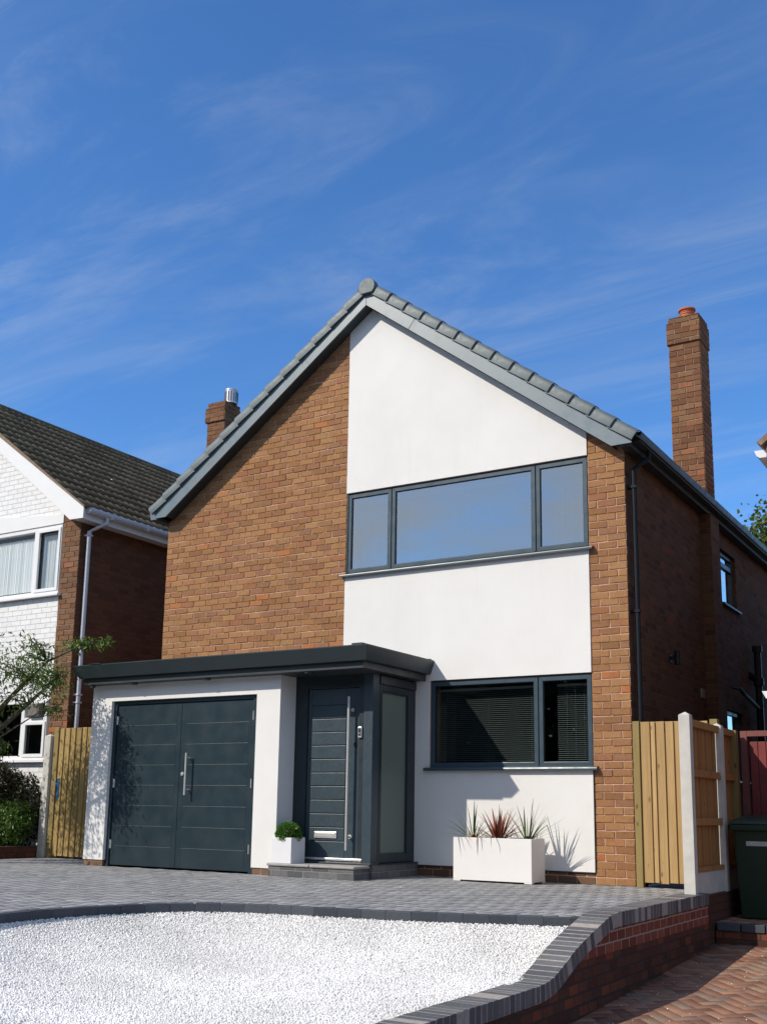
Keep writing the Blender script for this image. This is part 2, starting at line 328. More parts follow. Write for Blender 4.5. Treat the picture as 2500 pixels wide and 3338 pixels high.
M_GRAVEL = block_mat('white_gravel', [(0.0, (0.55, 0.53, 0.50)), (0.06, (0.81, 0.795, 0.765)), (0.5, (0.91, 0.895, 0.865)), (1.0, (0.94, 0.93, 0.905))], 0.8)
M_GRAVELBASE = paint('pale_gravel_fines', (0.78, 0.77, 0.75), 0.95, 0.2, 60, 0.01, 70)

def oldroof_mat():
    k = NT('old_brown_roof_tiles'); o = k.obj(); a = k.attr('rnd')
    c = k.ramp(a, [(0.0, (0.10, 0.076, 0.048)), (0.5, (0.135, 0.105, 0.066)), (1.0, (0.17, 0.135, 0.088))])
    n = k.noise(o, 9, 4, 0.7)
    c = k.mix(k.rng(n, 0.5, 0.8, 0, 0.4), c, C4((0.14, 0.14, 0.085)))
    vo = k.noise(o, 17, 2, 0.5)
    c = k.mix(k.rng(vo, 0.70, 0.72, 0, 0.85), c, C4((0.55, 0.54, 0.50)))
    k.set(Base_Color=c, Roughness=0.95); k.b.inputs['Specular IOR Level'].default_value = 0.15
    k.bump(k.noise(o, 60, 3), 0.006)
    return k.m
M_OLDROOF = oldroof_mat()

# ------------------------------------------------------------------ mesh helpers
def tag(o, label=None, cat=None, group=None, kind=None):
    if label: o['label'] = label
    if cat: o['category'] = cat
    if group: o['group'] = group
    if kind: o['kind'] = kind
    return o
def thing(name, label, cat, loc=(0, 0, 0), group=None):
    o = bpy.data.objects.new(name, None); COL.objects.link(o); o.location = loc; o.empty_display_size = 0.2
    return tag(o, label, cat, group)
class MB:
    def __init__(s): s.v = []; s.f = []; s.r = []
    def add(s, vs, fs, rnd=None):
        n = len(s.v); s.v += [tuple(p) for p in vs]
        q = random.random() if rnd is None else rnd
        for f in fs: s.f.append(tuple(i+n for i in f)); s.r.append(q)
        return s
    def box(s, x0, x1, y0, y1, z0, z1, rnd=None):
        return s.add([(x0,y0,z0),(x1,y0,z0),(x1,y1,z0),(x0,y1,z0),(x0,y0,z1),(x1,y0,z1),(x1,y1,z1),(x0,y1,z1)],
              [(3,2,1,0),(4,5,6,7),(0,1,5,4),(1,2,6,5),(2,3,7,6),(3,0,4,7)], rnd)
    def prism(s, poly, axis, a, b, rnd=None):
        # poly: 2D points; axis 'y': (x,z) extruded a..b in y; 'x': (y,z); 'z': (x,y)
        def P(p, t): return {'y': (p[0], t, p[1]), 'x': (t, p[0], p[1]), 'z': (p[0], p[1], t)}[axis]
        n = len(poly)
        area = sum(poly[i][0]*poly[(i+1) % n][1]-poly[(i+1) % n][0]*poly[i][1] for i in range(n))
        pl = poly if area > 0 else poly[::-1]
        vs = [P(p, a) for p in pl]+[P(p, b) for p in pl]
        fs = [tuple(range(n)), tuple(range(2*n-1, n-1, -1))]+[(i, i+n, (i+1) % n+n, (i+1) % n) for i in range(n)]
        flip = (axis == 'y') != (b < a)      # outward normals
        if not flip: fs = [f[::-1] for f in fs]
        return s.add(vs, fs, rnd)
    def tube(s, pts, rad, n=8, cap=True, rnd=None):
        pts = [Vector(p) for p in pts]; rad = rad if hasattr(rad, '__len__') else [rad]*len(pts)
        vs = []; fs = []
        t = (pts[1]-pts[0]).normalized(); a = t.orthogonal().normalized()
        for i, p in enumerate(pts):
            t = ((pts[min(i+1, len(pts)-1)]-pts[max(i-1, 0)])).normalized()
            a = (a-t*a.dot(t)); a = a.normalized() if a.length > 1e-6 else t.orthogonal().normalized(); b = t.cross(a)
            for k in range(n):
                w = 2*math.pi*k/n; vs.append(p+(a*math.cos(w)+b*math.sin(w))*rad[i])
        for i in range(len(pts)-1):
            for k in range(n): fs.append((i*n+k, i*n+(k+1) % n, (i+1)*n+(k+1) % n, (i+1)*n+k))
        if cap: fs += [tuple(range(n-1, -1, -1)), tuple(range((len(pts)-1)*n, len(pts)*n))]
        return s.add(vs, fs, rnd)
    def lathe(s, cx, cy, prof, n=24, rnd=None):
        vs = []; fs = []
        for (r, z) in prof:
            for k in range(n):
                w = 2*math.pi*k/n; vs.append((cx+r*math.cos(w), cy+r*math.sin(w), z))
        for i in range(len(prof)-1):
            for k in range(n): fs.append((i*n+k, i*n+(k+1) % n, (i+1)*n+(k+1) % n, (i+1)*n+k))
        fs += [tuple(range(n-1, -1, -1)), tuple(range((len(prof)-1)*n, len(prof)*n))]
        return s.add(vs, fs, rnd)
    def build(s, name, mat, parent=None, smooth=False, bevel=0.0, uvoff=(0, 0)):
        V = np.array(s.v, dtype=np.float64).reshape(-1, 3)
        if parent is not None:
            off = Vector((0, 0, 0)); q = parent
            while q is not None: off += q.location; q = q.parent
            V = V-np.array(off)
        else: off = Vector((0, 0, 0))
        me = bpy.data.meshes.new(name); me.from_pydata(V.tolist(), [], s.f); me.update()
        at = me.attributes.new('rnd', 'FLOAT', 'FACE'); at.data.foreach_set('value', np.array(s.r, dtype=np.float32))
        uvl = me.uv_layers.new(name='UVMap')
        no = np.zeros(len(me.polygons)*3); me.polygons.foreach_get('normal', no); no = np.abs(no.reshape(-1, 3)); ax = no.argmax(1)
        lt = np.zeros(len(me.polygons), dtype=np.int64); me.polygons.foreach_get('loop_total', lt)
        lv = np.zeros(len(me.loops), dtype=np.int64); me.loops.foreach_get('vertex_index', lv)
        la = np.repeat(ax, lt); co = V[lv]+np.array(off)
        u = np.where(la == 0, co[:, 1], co[:, 0]); v = np.where(la == 2, co[:, 1], co[:, 2])
        uvl.data.foreach_set('uv', np.stack([u+uvoff[0], v+uvoff[1]], 1).astype(np.float32).ravel())
        me.materials.append(mat)
        if smooth: me.polygons.foreach_set('use_smooth', [True]*len(me.polygons))
        o = bpy.data.objects.new(name, me); COL.objects.link(o)
        if parent is not None: o.parent = parent
        if bevel:
            b = o.modifiers.new('bevel', 'BEVEL'); b.width = bevel; b.segments = 2; b.limit_method = 'ANGLE'; b.angle_limit = R(40)
        return o
def clip_poly(P, poly):
    n = len(poly)
    for i in range(n):
        a, b = poly[i], poly[(i+1) % n]; ex, ey = b[0]-a[0], b[1]-a[1]; out = []
        side = lambda p: ex*(p[1]-a[1])-ey*(p[0]-a[0])
        for j in range(len(P)):
            p, q = P[j], P[(j+1) % len(P)]; sp_, sq_ = side(p), side(q)
            if sp_ >= 0: out.append(p)
            if (sp_ >= 0) != (sq_ >= 0):
                t = sp_/(sp_-sq_); out.append((p[0]+(q[0]-p[0])*t, p[1]+(q[1]-p[1])*t))
        P = out
        if len(P) < 3: return []
    return P
def brick_layer(mb, poly, plane, off, u0=0.0, v0=0.0, depth=0.008, w=0.225, h=0.083, gap=0.011):
    """individual bricks standing proud of a mortar bed; poly is convex, counter-clockwise in (u, v)"""
    rs = random.Random(int(off*977)+int(poly[0][0]*131)+len(poly))
    us = [p[0] for p in poly]; vs_ = [p[1] for p in poly]
    for r_ in range(int(math.floor((min(vs_)-v0)/h)), int(math.ceil((max(vs_)-v0)/h))+1):
        x = u0-w+(0.0 if r_ % 2 == 0 else -w/2); x += math.floor((min(us)-x)/w)*w
        shift = rs.uniform(-0.005, 0.005)
        while x < max(us)+w:
            j = lambda: rs.gauss(0, 0.0013)
            wv = lambda xx: 0.003*math.sin(xx*1.9+r_*2.1)+0.002*math.sin(xx*5.3+r_)
            a, b = x+gap/2+shift+j(), x+w-gap/2+shift+j(); c, d = v0+r_*h+gap/2, v0+(r_+1)*h-gap/2
            rect = [(a+j(), c+wv(a)+j()), (b+j(), c+wv(b)+j()), (b+j(), d+wv(b)+j()), (a+j(), d+wv(a)+j())]
            x += w
            P = clip_poly(rect, poly)
            if len(P) < 3: continue
            cu_ = sum(p[0] for p in P)/len(P); cv_ = sum(p[1] for p in P)/len(P); dd = depth+rs.gauss(0, 0.0012); e = 0.0022
            ti, tj = rs.gauss(0, 0.008), rs.gauss(0, 0.012)
            top = []
            for (u, v) in P:
                L = math.hypot(u-cu_, v-cv_)+1e-9; f = max(0.0, 1-e/L); top.append((cu_+(u-cu_)*f, cv_+(v-cv_)*f))
            D3 = lambda u, v, t: (u, off-t, v) if plane == 'y' else (off+t, u, v)
            n = len(P); vv = [D3(u, v, 0.0) for u, v in P]+[D3(u, v, dd+ti*(u-cu_)+tj*(v-cv_)) for u, v in top]
            fs = [tuple(range(n, 2*n))]+[(i, (i+1) % n, (i+1) % n+n, i+n) for i in range(n)]
            mb.add(vv, fs, rs.random())
def np_mesh(name, V, F, mat, rnd=None, parent=None, smooth=False, rnd_dom='FACE'):
    """V (n,3), F (m,k) equal-sized faces."""
    V = np.asarray(V, dtype=np.float32); F = np.asarray(F, dtype=np.int32)
    if parent is not None:
        q = parent; off = np.zeros(3)
        while q is not None: off += np.array(q.location); q = q.parent
        V = (V-off).astype(np.float32)
    me = bpy.data.meshes.new(name); k = F.shape[1]
    me.vertices.add(len(V)); me.vertices.foreach_set('co', V.ravel())
    me.loops.add(F.size); me.loops.foreach_set('vertex_index', F.ravel())
    me.polygons.add(len(F)); me.polygons.foreach_set('loop_start', np.arange(0, F.size, k, dtype=np.int32))
    me.update(calc_edges=True); me.validate()
    if rnd is not None:
        at = me.attributes.new('rnd', 'FLOAT', rnd_dom); at.data.foreach_set('value', np.asarray(rnd, dtype=np.float32))
    if smooth: me.polygons.foreach_set('use_smooth', np.ones(len(F), dtype=bool))
    me.materials.append(mat)
    o = bpy.data.objects.new(name, me); COL.objects.link(o)
    if parent is not None: o.parent = parent
    return o

# ------------------------------------------------------------------ ground, paving
def inpoly(P, poly):
    x, y = P[:, 0], P[:, 1]; c = np.zeros(len(P), bool); n = len(poly)
    for i in range(n):
        x0, y0 = poly[i]; x1, y1 = poly[(i+1) % n]
        t = ((y0 > y) != (y1 > y)) & (x < (x1-x0)*(y-y0)/((y1-y0)+1e-12)+x0); c ^= t
    return c
def herringbone(poly, ang, zf, bw=0.1, gap=0.0035, cham=0.004, drop=0.008, tl=0.003):
    poly = np.array(poly); cx, cy = poly.mean(0); rad = np.abs(poly-[cx, cy]).max()*1.5
    n = int(rad/bw)+2; i, j = np.meshgrid(np.arange(-n, n), np.arange(-n, n), indexing='ij'); i = i.ravel(); j = j.ravel()
    c = (i-j) % 4; out = []
    ca, sa = math.cos(ang), math.sin(ang)
    for cc, wx, wy in ((0, 2, 1), (3, 1, 2)):
        q = c == cc; x0 = i[q]*bw; y0 = j[q]*bw
        cen = np.stack([x0+wx*bw/2, y0+wy*bw/2], 1)
        cw = np.stack([cx+cen[:, 0]*ca-cen[:, 1]*sa, cy+cen[:, 0]*sa+cen[:, 1]*ca], 1)
        k = inpoly(cw, poly); x0 = x0[k]; y0 = y0[k]; m = len(x0)
        xs0, xs1, ys0, ys1 = x0+gap/2, x0+wx*bw-gap/2, y0+gap/2, y0+wy*bw-gap/2
        jit = rng.normal(0, 0.0012, (m, 2))
        def ring(e):
            return np.stack([np.stack([xs0+e, ys0+e], 1), np.stack([xs1-e, ys0+e], 1), np.stack([xs1-e, ys1-e], 1), np.stack([xs0+e, ys1-e], 1)], 1)
        top = ring(cham); bot = ring(0)
        tilt = rng.normal(0, tl, (m, 1, 2)); dz = rng.normal(0, 0.0008, (m, 1))
        cl = cen[k][:, None, :]
        def to3(p, d):
            w = np.stack([cx+p[..., 0]*ca-p[..., 1]*sa, cy+p[..., 0]*sa+p[..., 1]*ca], -1)+jit[:, None, :]
            z = zf(w[..., 0], w[..., 1])-d+((p-cl)*tilt).sum(-1)+dz
            return np.concatenate([w, z[..., None]], -1)
        out.append(np.concatenate([to3(top, 0), to3(bot, drop)], 1))
    B = np.concatenate(out, 0); m = len(B)
    base = np.arange(m)[:, None]*8
    fl = np.array([[0, 1, 2, 3], [4, 5, 1, 0], [5, 6, 2, 1], [6, 7, 3, 2], [7, 4, 0, 3]])
    F = (base[:, :, None]+fl[None]).reshape(-1, 4)
    rnd = np.repeat(rng.beta(2, 2, m), 5)
    return B.reshape(-1, 3), F, rnd

KERB = [(1.0, -3.66), (0.88, -3.71), (0.3, -3.95), (-0.2, -4.14), (-0.7, -4.27), (-1.3, -4.38), (-1.75, -4.50), (-2.08, -4.70), (-2.32, -5.02), (-2.46, -5.45), (-2.52, -5.95), (-2.45, -6.5), (-2.2, -7.1), (-1.8, -7.7), (-1.2, -8.3), (-0.4, -8.8)]
def catmull(P, n=10):
    P = [np.array(p, float) for p in P]; P = [2*P[0]-P[1]]+P+[2*P[-1]-P[-2]]; out = []
    for i in range(1, len(P)-2):
        for t in np.linspace(0, 1, n, endpoint=False):
            a, b, c, d = P[i-1:i+3]
            out.append(0.5*((2*b)+(-a+c)*t+(2*a-5*b+4*c-d)*t*t+(-a+3*b-3*c+d)*t**3))
    out.append(P[-2]); return np.array(out)
KC = catmull(KERB, 12)
_t = np.gradient(KC, axis=0); _t /= np.linalg.norm(_t, axis=1)[:, None]; _n = np.stack([_t[:, 1], -_t[:, 0]], 1)
_n *= np.where(((np.array([0.2, -6.0])-KC)*_n).sum(1) > 0, -1, 1)[:, None]     # away from the gravel
KB = KC+_n*0.055; KO = KC+_n*0.125

g = MB(); g.add([(-300, -300, -1.05), (300, -300, -1.05), (300, 300, -1.05), (-300, 300, -1.05)], [(0, 1, 2, 3)])
g.build('ground', M_GROUND); tag(bpy.data.objects['ground'], kind='structure')

drive_poly = [(-8.84, 2.0), (-6.9, 2.0), (-6.9, -1.2), (-3.8, -1.2), (-3.8, 0.05), (1.0, 0.05), (1.0, -3.55)]+[tuple(p) for p in KO[6:]]+[(-0.4, -9.2), (-8.84, -9.2)]
V, F, rn = herringbone(drive_poly, R(0), lambda x, y: x*0)
dr = np_mesh('driveway', V, F, M_BLOCK, rn); tag(dr, kind='structure')
base_poly = drive_poly[:6]+[(1.0, -3.62)]+[tuple(p) for p in KB[6:]]+[(-0.4, -9.2), (-8.84, -9.2)]
b = MB(); b.prism(base_poly, 'z', -0.9, -0.009); o = b.build('driveway_base', M_JOINT); tag(o, kind='structure')
# side passage behind the gates (plain concrete)
b = MB(); b.box(0.0, 0.98, 0.06, 8, -0.5, -0.02); b.box(-8.8, -6.96, 2.02, 9, -0.5, -0.02); o = b.build('side_path', M_SLAB); tag(o, kind='structure')
# kerb stones
def kerb_blocks():
    seg = np.linalg.norm(np.diff(KC, axis=0), axis=1); s = np.concatenate([[0], np.cumsum(seg)]); L = s[-1]
    m = MB(); t = 0.06
    while t+0.2 < L:
        a = np.array([np.interp(t+0.0012, s, KC[:, 0]), np.interp(t+0.0012, s, KC[:, 1])]); c = np.array([np.interp(t+0.1988, s, KC[:, 0]), np.interp(t+0.1988, s, KC[:, 1])])
        d = (c-a)/np.linalg.norm(c-a); nrm = np.array([d[1], -d[0]])*-1   # towards the gravel
        if nrm @ (np.array([0.2, -6.0])-a) < 0: nrm = -nrm
        p = [a, c, c-nrm*0.10, a-nrm*0.10]
        zt = 0.004+random.gauss(0, 0.0015)
        e = 0.003; cen = sum(p)/4
        top = [cen+(q-cen)*(1-2*e/0.1) for q in p]
        vs = [(q[0], q[1], -0.3) for q in p]+[(q[0], q[1], zt-0.004) for q in p]+[(q[0], q[1], zt) for q in top]
        fs = [(0,1,5,4),(1,2,6,5),(2,3,7,6),(3,0,4,7),(4,5,9,8),(5,6,10,9),(6,7,11,10),(7,4,8,11),(8,9,10,11)]
        area = (p[1]-p[0])[0]*(p[2]-p[1])[1]-(p[1]-p[0])[1]*(p[2]-p[1])[0]
        if area < 0: fs = [f[::-1] for f in fs]
        m.add(vs, fs); t += 0.2
    return m
o = kerb_blocks().build('kerb', M_KERB); tag(o, kind='structure')

# gravel bed
bed = [tuple(p) for p in KC[4:]]+[(0.3, -9.2), (0.90, -9.2), (0.90, -3.7)]
def kerb_dist(P):
    d = np.full(len(P), 9.0)
    for a, c in zip(KC[:-1], KC[1:]):
        ab = c-a; t = np.clip(((P-a) @ ab)/(ab @ ab), 0, 1); d = np.minimum(d, np.linalg.norm(P-(a+t[:, None]*ab), axis=1))
    return d
def gravel_z(P):
    d = kerb_dist(P)
    return -0.062-0.25*(1-np.exp(-d/0.62))-0.012*d
def gravel():
    n = 200; xs = np.linspace(-2.7, 0.95, 60); ys = np.linspace(-9.3, -3.6, 90)
    X, Y = np.meshgrid(xs, ys, indexing='ij'); P = np.stack([X.ravel(), Y.ravel()], 1)
    z = gravel_z(P)-0.010
    V = np.concatenate([P, z[:, None]], 1); idx = np.arange(len(P)).reshape(60, 90)
    F = np.stack([idx[:-1, :-1], idx[1:, :-1], idx[1:, 1:], idx[:-1, 1:]], -1).reshape(-1, 4)
    cen = P[F].mean(1); F = F[inpoly(cen, bed)]
    bo = np_mesh('gravel_base', V, F, M_GRAVELBASE, smooth=True); tag(bo, kind='structure')
    t = (1+5**0.5)/2
    iv = np.array([(-1,t,0),(1,t,0),(-1,-t,0),(1,-t,0),(0,-1,t),(0,1,t),(0,-1,-t),(0,1,-t),(t,0,-1),(t,0,1),(-t,0,-1),(-t,0,1)], float)/math.sqrt(1+t*t)
    ifc = np.array([(0,11,5),(0,5,1),(0,1,7),(0,7,10),(0,10,11),(1,5,9),(5,11,4),(11,10,2),(10,7,6),(7,1,8),(3,9,4),(3,4,2),(3,2,6),(3,6,8),(3,8,9),(4,9,5),(2,4,11),(6,2,10),(8,6,7),(9,8,1)])
    # jittered grid so stones cover evenly; denser and only where the photograph can see it
    step = 0.0104
    gx = np.arange(-2.6, 0.93, step); gy = np.arange(-8.6, -3.6, step)
    X, Y = np.meshgrid(gx, gy, indexing='ij'); P = np.stack([X.ravel(), Y.ravel()], 1)+rng.uniform(-step*0.55, step*0.55, (X.size, 2))
    P = P[inpoly(P, bed)]
    P = P[P[:, 1] > -8.3]
    nb = len(P)
    Q1 = np.stack([rng.uniform(1.15, 3.2, 150), rng.uniform(-6.6, -1.0, 150)], 1); Q2 = np.stack([rng.uniform(-6.5, 0.8, 26), rng.uniform(-4.3, -1.8, 26)], 1)
    Q2 = Q2[inpoly(Q2, drive_poly)]; P = np.concatenate([P, Q1, Q2])
    m = len(P); s = rng.lognormal(math.log(0.0062), 0.22, (m, 1))
    q = rng.normal(size=(m, 4)); q /= np.linalg.norm(q, axis=1)[:, None]; w, x, y, z = q.T
    Rm = np.stack([np.stack([1-2*(y*y+z*z), 2*(x*y-z*w), 2*(x*z+y*w)], -1), np.stack([2*(x*y+z*w), 1-2*(x*x+z*z), 2*(y*z-x*w)], -1), np.stack([2*(x*z-y*w), 2*(y*z+x*w), 1-2*(x*x+y*y)], -1)], 1)
    sh = iv[None]*rng.uniform(0.75, 1.2, (m, 1, 3))*rng.uniform(0.9, 1.1, (m, 12, 1))
    pts = np.einsum('mij,mkj->mki', Rm, sh)*s[:, None, :]
    zc = gravel_z(P)+rng.uniform(-0.004, 0.003, m)
    s[nb:] *= rng.uniform(0.35, 0.8, (m-nb, 1)); pts[nb:] *= 0.6
    zc[nb:nb+len(Q1)] = -0.425-0.047*(-0.86-Q1[:, 1])+0.003; zc[nb+len(Q1):] = 0.003
    pts += np.concatenate([P, zc[:, None]], 1)[:, None, :]
    F = (np.arange(m)[:, None, None]*12+ifc[None]).reshape(-1, 3)
    go = np_mesh('gravel', pts.reshape(-1, 3), F, M_GRAVEL, np.repeat(rng.uniform(0, 1, m), 20), smooth=True)
    tag(go, 'loose white gravel filling the curved bed in front of the grey driveway', 'gravel', kind='stuff')
gravel()

# neighbour's red block drive (lower level) and the raised part behind its step
zr = lambda x, y: -0.425-0.047*(-0.86-y)
V, F, rn = herringbone([(1.06, -0.86), (6.5, -0.86), (6.5, -10.5), (1.06, -10.5)], R(41), zr, tl=0.0006, gap=0.002, cham=0.001, drop=0.0012)
rn = np.repeat(rng.uniform(0, 1, len(rn)//5), 5); o = np_mesh('neighbour_driveway', V, F, M_RED, rn); tag(o, kind='structure')
b = MB(); b.add([(1.03, -0.7, zr(0, -0.7)-0.0045), (6.6, -0.7, zr(0, -0.7)-0.0045), (6.6, -10.6, zr(0, -10.6)-0.0045), (1.03, -10.6, zr(0, -10.6)-0.0045)], [(3, 2, 1, 0)])
o = b.build('neighbour_driveway_base', M_REDJOINT); tag(o, kind='structure')
V, F, rn = herringbone([(1.05, -0.76), (4.0, -0.76), (4.0, 3), (1.05, 3)], R(0), lambda x, y: x*0-0.235)
o = np_mesh('neighbour_path', V, F, M_RED, rn); tag(o, kind='structure')
b = MB(); b.box(1.03, 4.0, -0.74, 3, -0.5, -0.246); o = b.build('neighbour_path_base', M_REDJOINT); tag(o, kind='structure')
m = MB(); x = 1.06
while x < 3.6: m.box(x+0.005, x+0.218, -0.86, -0.755, -0.305, -0.232); x += 0.225
o = m.build('neighbour_step_edging', M_KERB, bevel=0.006); tag(o, kind='structure')
m = MB(); m.box(1.05, 4.0, -0.845, -0.745, -0.5, -0.305); o = m.build('neighbour_step', M_OLDRED); tag(o, kind='structure')

# ------------------------------------------------------------------ the main house
H = thing('detached_house', 'brown brick and white render house with steep grey tiled gable and dark blue garage doors', 'house', (-3.47, 0, 0))
XL, XR, XP, XS = -6.951, 0.0, -3.80, -0.445           # left corner, right corner, render left, strip left
AX, AZb = -3.44, 7.42                                  # apex (bargeboard underside)
SR, SL = 0.757, 0.735
def under(x): return AZb-SR*(x-AX) if x >= AX else AZb-SL*(AX-x)
DEP = 9.5; WT = 0.26
# brick walls
w = MB()
w.prism([(XL, 0), (XP, 0), (XP, under(XP)+0.04), (XL, under(XL)+0.04)], 'y', 0, WT)
w.prism([(XS, 0), (XR, 0), (XR, under(XR)+0.06), (XS, under(XS)+0.04)], 'y', 0, WT)
LW = (-2.520, -0.445, 1.270, 2.325)                    # lower window opening
UW = (-3.790, -0.447, 3.790, 4.885)                    # upper window opening
w.prism([(XP, 0), (XS, 0), (XS, LW[2]), (XP, LW[2])], 'y', 0, WT)
w.prism([(XP, LW[2]), (LW[0], LW[2]), (LW[0], LW[3]), (XP, LW[3])], 'y', 0, WT)
w.prism([(XP, LW[3]), (XS, LW[3]), (XS, UW[2]), (XP, UW[2])], 'y', 0, WT)
w.prism([(XP, UW[3]), (XS, UW[3]), (XS, under(XS)+0.04), (AX, AZb+0.04), (XP, under(XP)+0.04)], 'y', 0, WT)
fw_ = w.build('front_brick_wall', M_JOINTS, H)
bl = MB()
brick_layer(bl, [(XL, 0), (XP, 0), (XP, under(XP)+0.03), (XL, under(XL)+0.03)], 'y', -0.0003, u0=XL-0.0055)
brick_layer(bl, [(XS+0.002, 0), (XR, 0), (XR, under(XR)+0.03), (XS+0.002, under(XS)+0.03)], 'y', -0.0003, u0=XS-0.003)
bl.build('facing_bricks', M_UNIT, fw_)
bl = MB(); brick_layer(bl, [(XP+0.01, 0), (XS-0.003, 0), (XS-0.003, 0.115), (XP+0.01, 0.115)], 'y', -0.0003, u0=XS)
M_PLINTH = unit_brick_mat('dark_plinth_brick', [(0.0, (0.11, 0.065, 0.045)), (0.5, (0.16, 0.095, 0.06)), (1.0, (0.19, 0.11, 0.07))], weather=0.6)  # darker browns than the facing bricks, for the strip below the render
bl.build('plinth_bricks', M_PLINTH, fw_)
w = MB()
SW1 = (4.15, 5.05, 3.80, 4.62); SW2 = (4.15, 5.10, 1.25, 2.25)   # side windows (y0,y1,z0,z1)
def wall_x(mb, xo, xi, y0, y1, z0, z1, holes):
    ys = sorted({y0, y1, *[h[0] for h in holes], *[h[1] for h in holes]}); zs = sorted({z0, z1, *[h[2] for h in holes], *[h[3] for h in holes]})
    for a, b_ in zip(ys[:-1], ys[1:]):
        for c, d in zip(zs[:-1], zs[1:]):
            if any(h[0] <= a and b_ <= h[1] and h[2] <= c and d <= h[3] for h in holes): continue
            mb.box(min(xo, xi), max(xo, xi), a, b_, c, d, 0.5)
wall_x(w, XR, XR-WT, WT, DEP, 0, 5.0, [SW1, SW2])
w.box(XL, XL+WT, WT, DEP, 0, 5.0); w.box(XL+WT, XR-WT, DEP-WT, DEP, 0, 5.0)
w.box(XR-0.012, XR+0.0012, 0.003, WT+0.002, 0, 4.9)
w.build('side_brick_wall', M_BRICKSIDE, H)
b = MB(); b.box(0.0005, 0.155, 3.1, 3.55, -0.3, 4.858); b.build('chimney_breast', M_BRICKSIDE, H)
# dark interior so that nothing shines through
b = MB()
b.box(XL+WT+.01, XR-WT-.01, 2.9, 3.0, 0.0, 4.9); b.box(XL+WT+.01, XR-WT-.01, WT+.01, 2.9, 2.55, 2.75); b.box(XL+WT+.01, XR-WT-.01, WT+.01, 2.9, -0.05, 0.12)
b.box(XL+WT+.01, XR-WT-.01, WT+.01, 9.2, 4.95, 5.05); b.box(XP-0.15, XP-0.05, WT+.01, 2.9, 0.12, 2.55); b.box(XP-0.15, XP-0.05, WT+.01, 2.9, 2.75, 4.95)
b.build('interior_wall', M_INT, H)
# white render skin, 20 mm proud of the brick
r = MB(); y0, y1 = -0.022, -0.001
r.prism([(XP, 0.13), (XS, 0.13), (XS, LW[2]-0.02), (XP, LW[2]-0.02)], 'y', y0, y1)
r.prism([(XP, LW[2]-0.02), (LW[0], LW[2]-0.02), (LW[0], LW[3]), (XP, LW[3])], 'y', y0, y1)
r.prism([(XP, LW[3]), (XS, LW[3]), (XS, UW[2]-0.02), (XP, UW[2]-0.02)], 'y', y0, y1)
r.prism([(XP, UW[3]), (XS, UW[3]), (XS, under(XS)+0.03), (AX, AZb+0.03), (XP, under(XP)+0.03)], 'y', y0, y1)
r.build('render_panel', M_RENDER, H)
e = MB(); e.box(XS-0.001, XS+0.006, -0.0245, -0.001, 0.13, LW[2]-0.03); e.box(XP, XS, -0.0235, -0.001, 0.118, 0.128); e.build('render_bead', M_FRAMEDK, H)

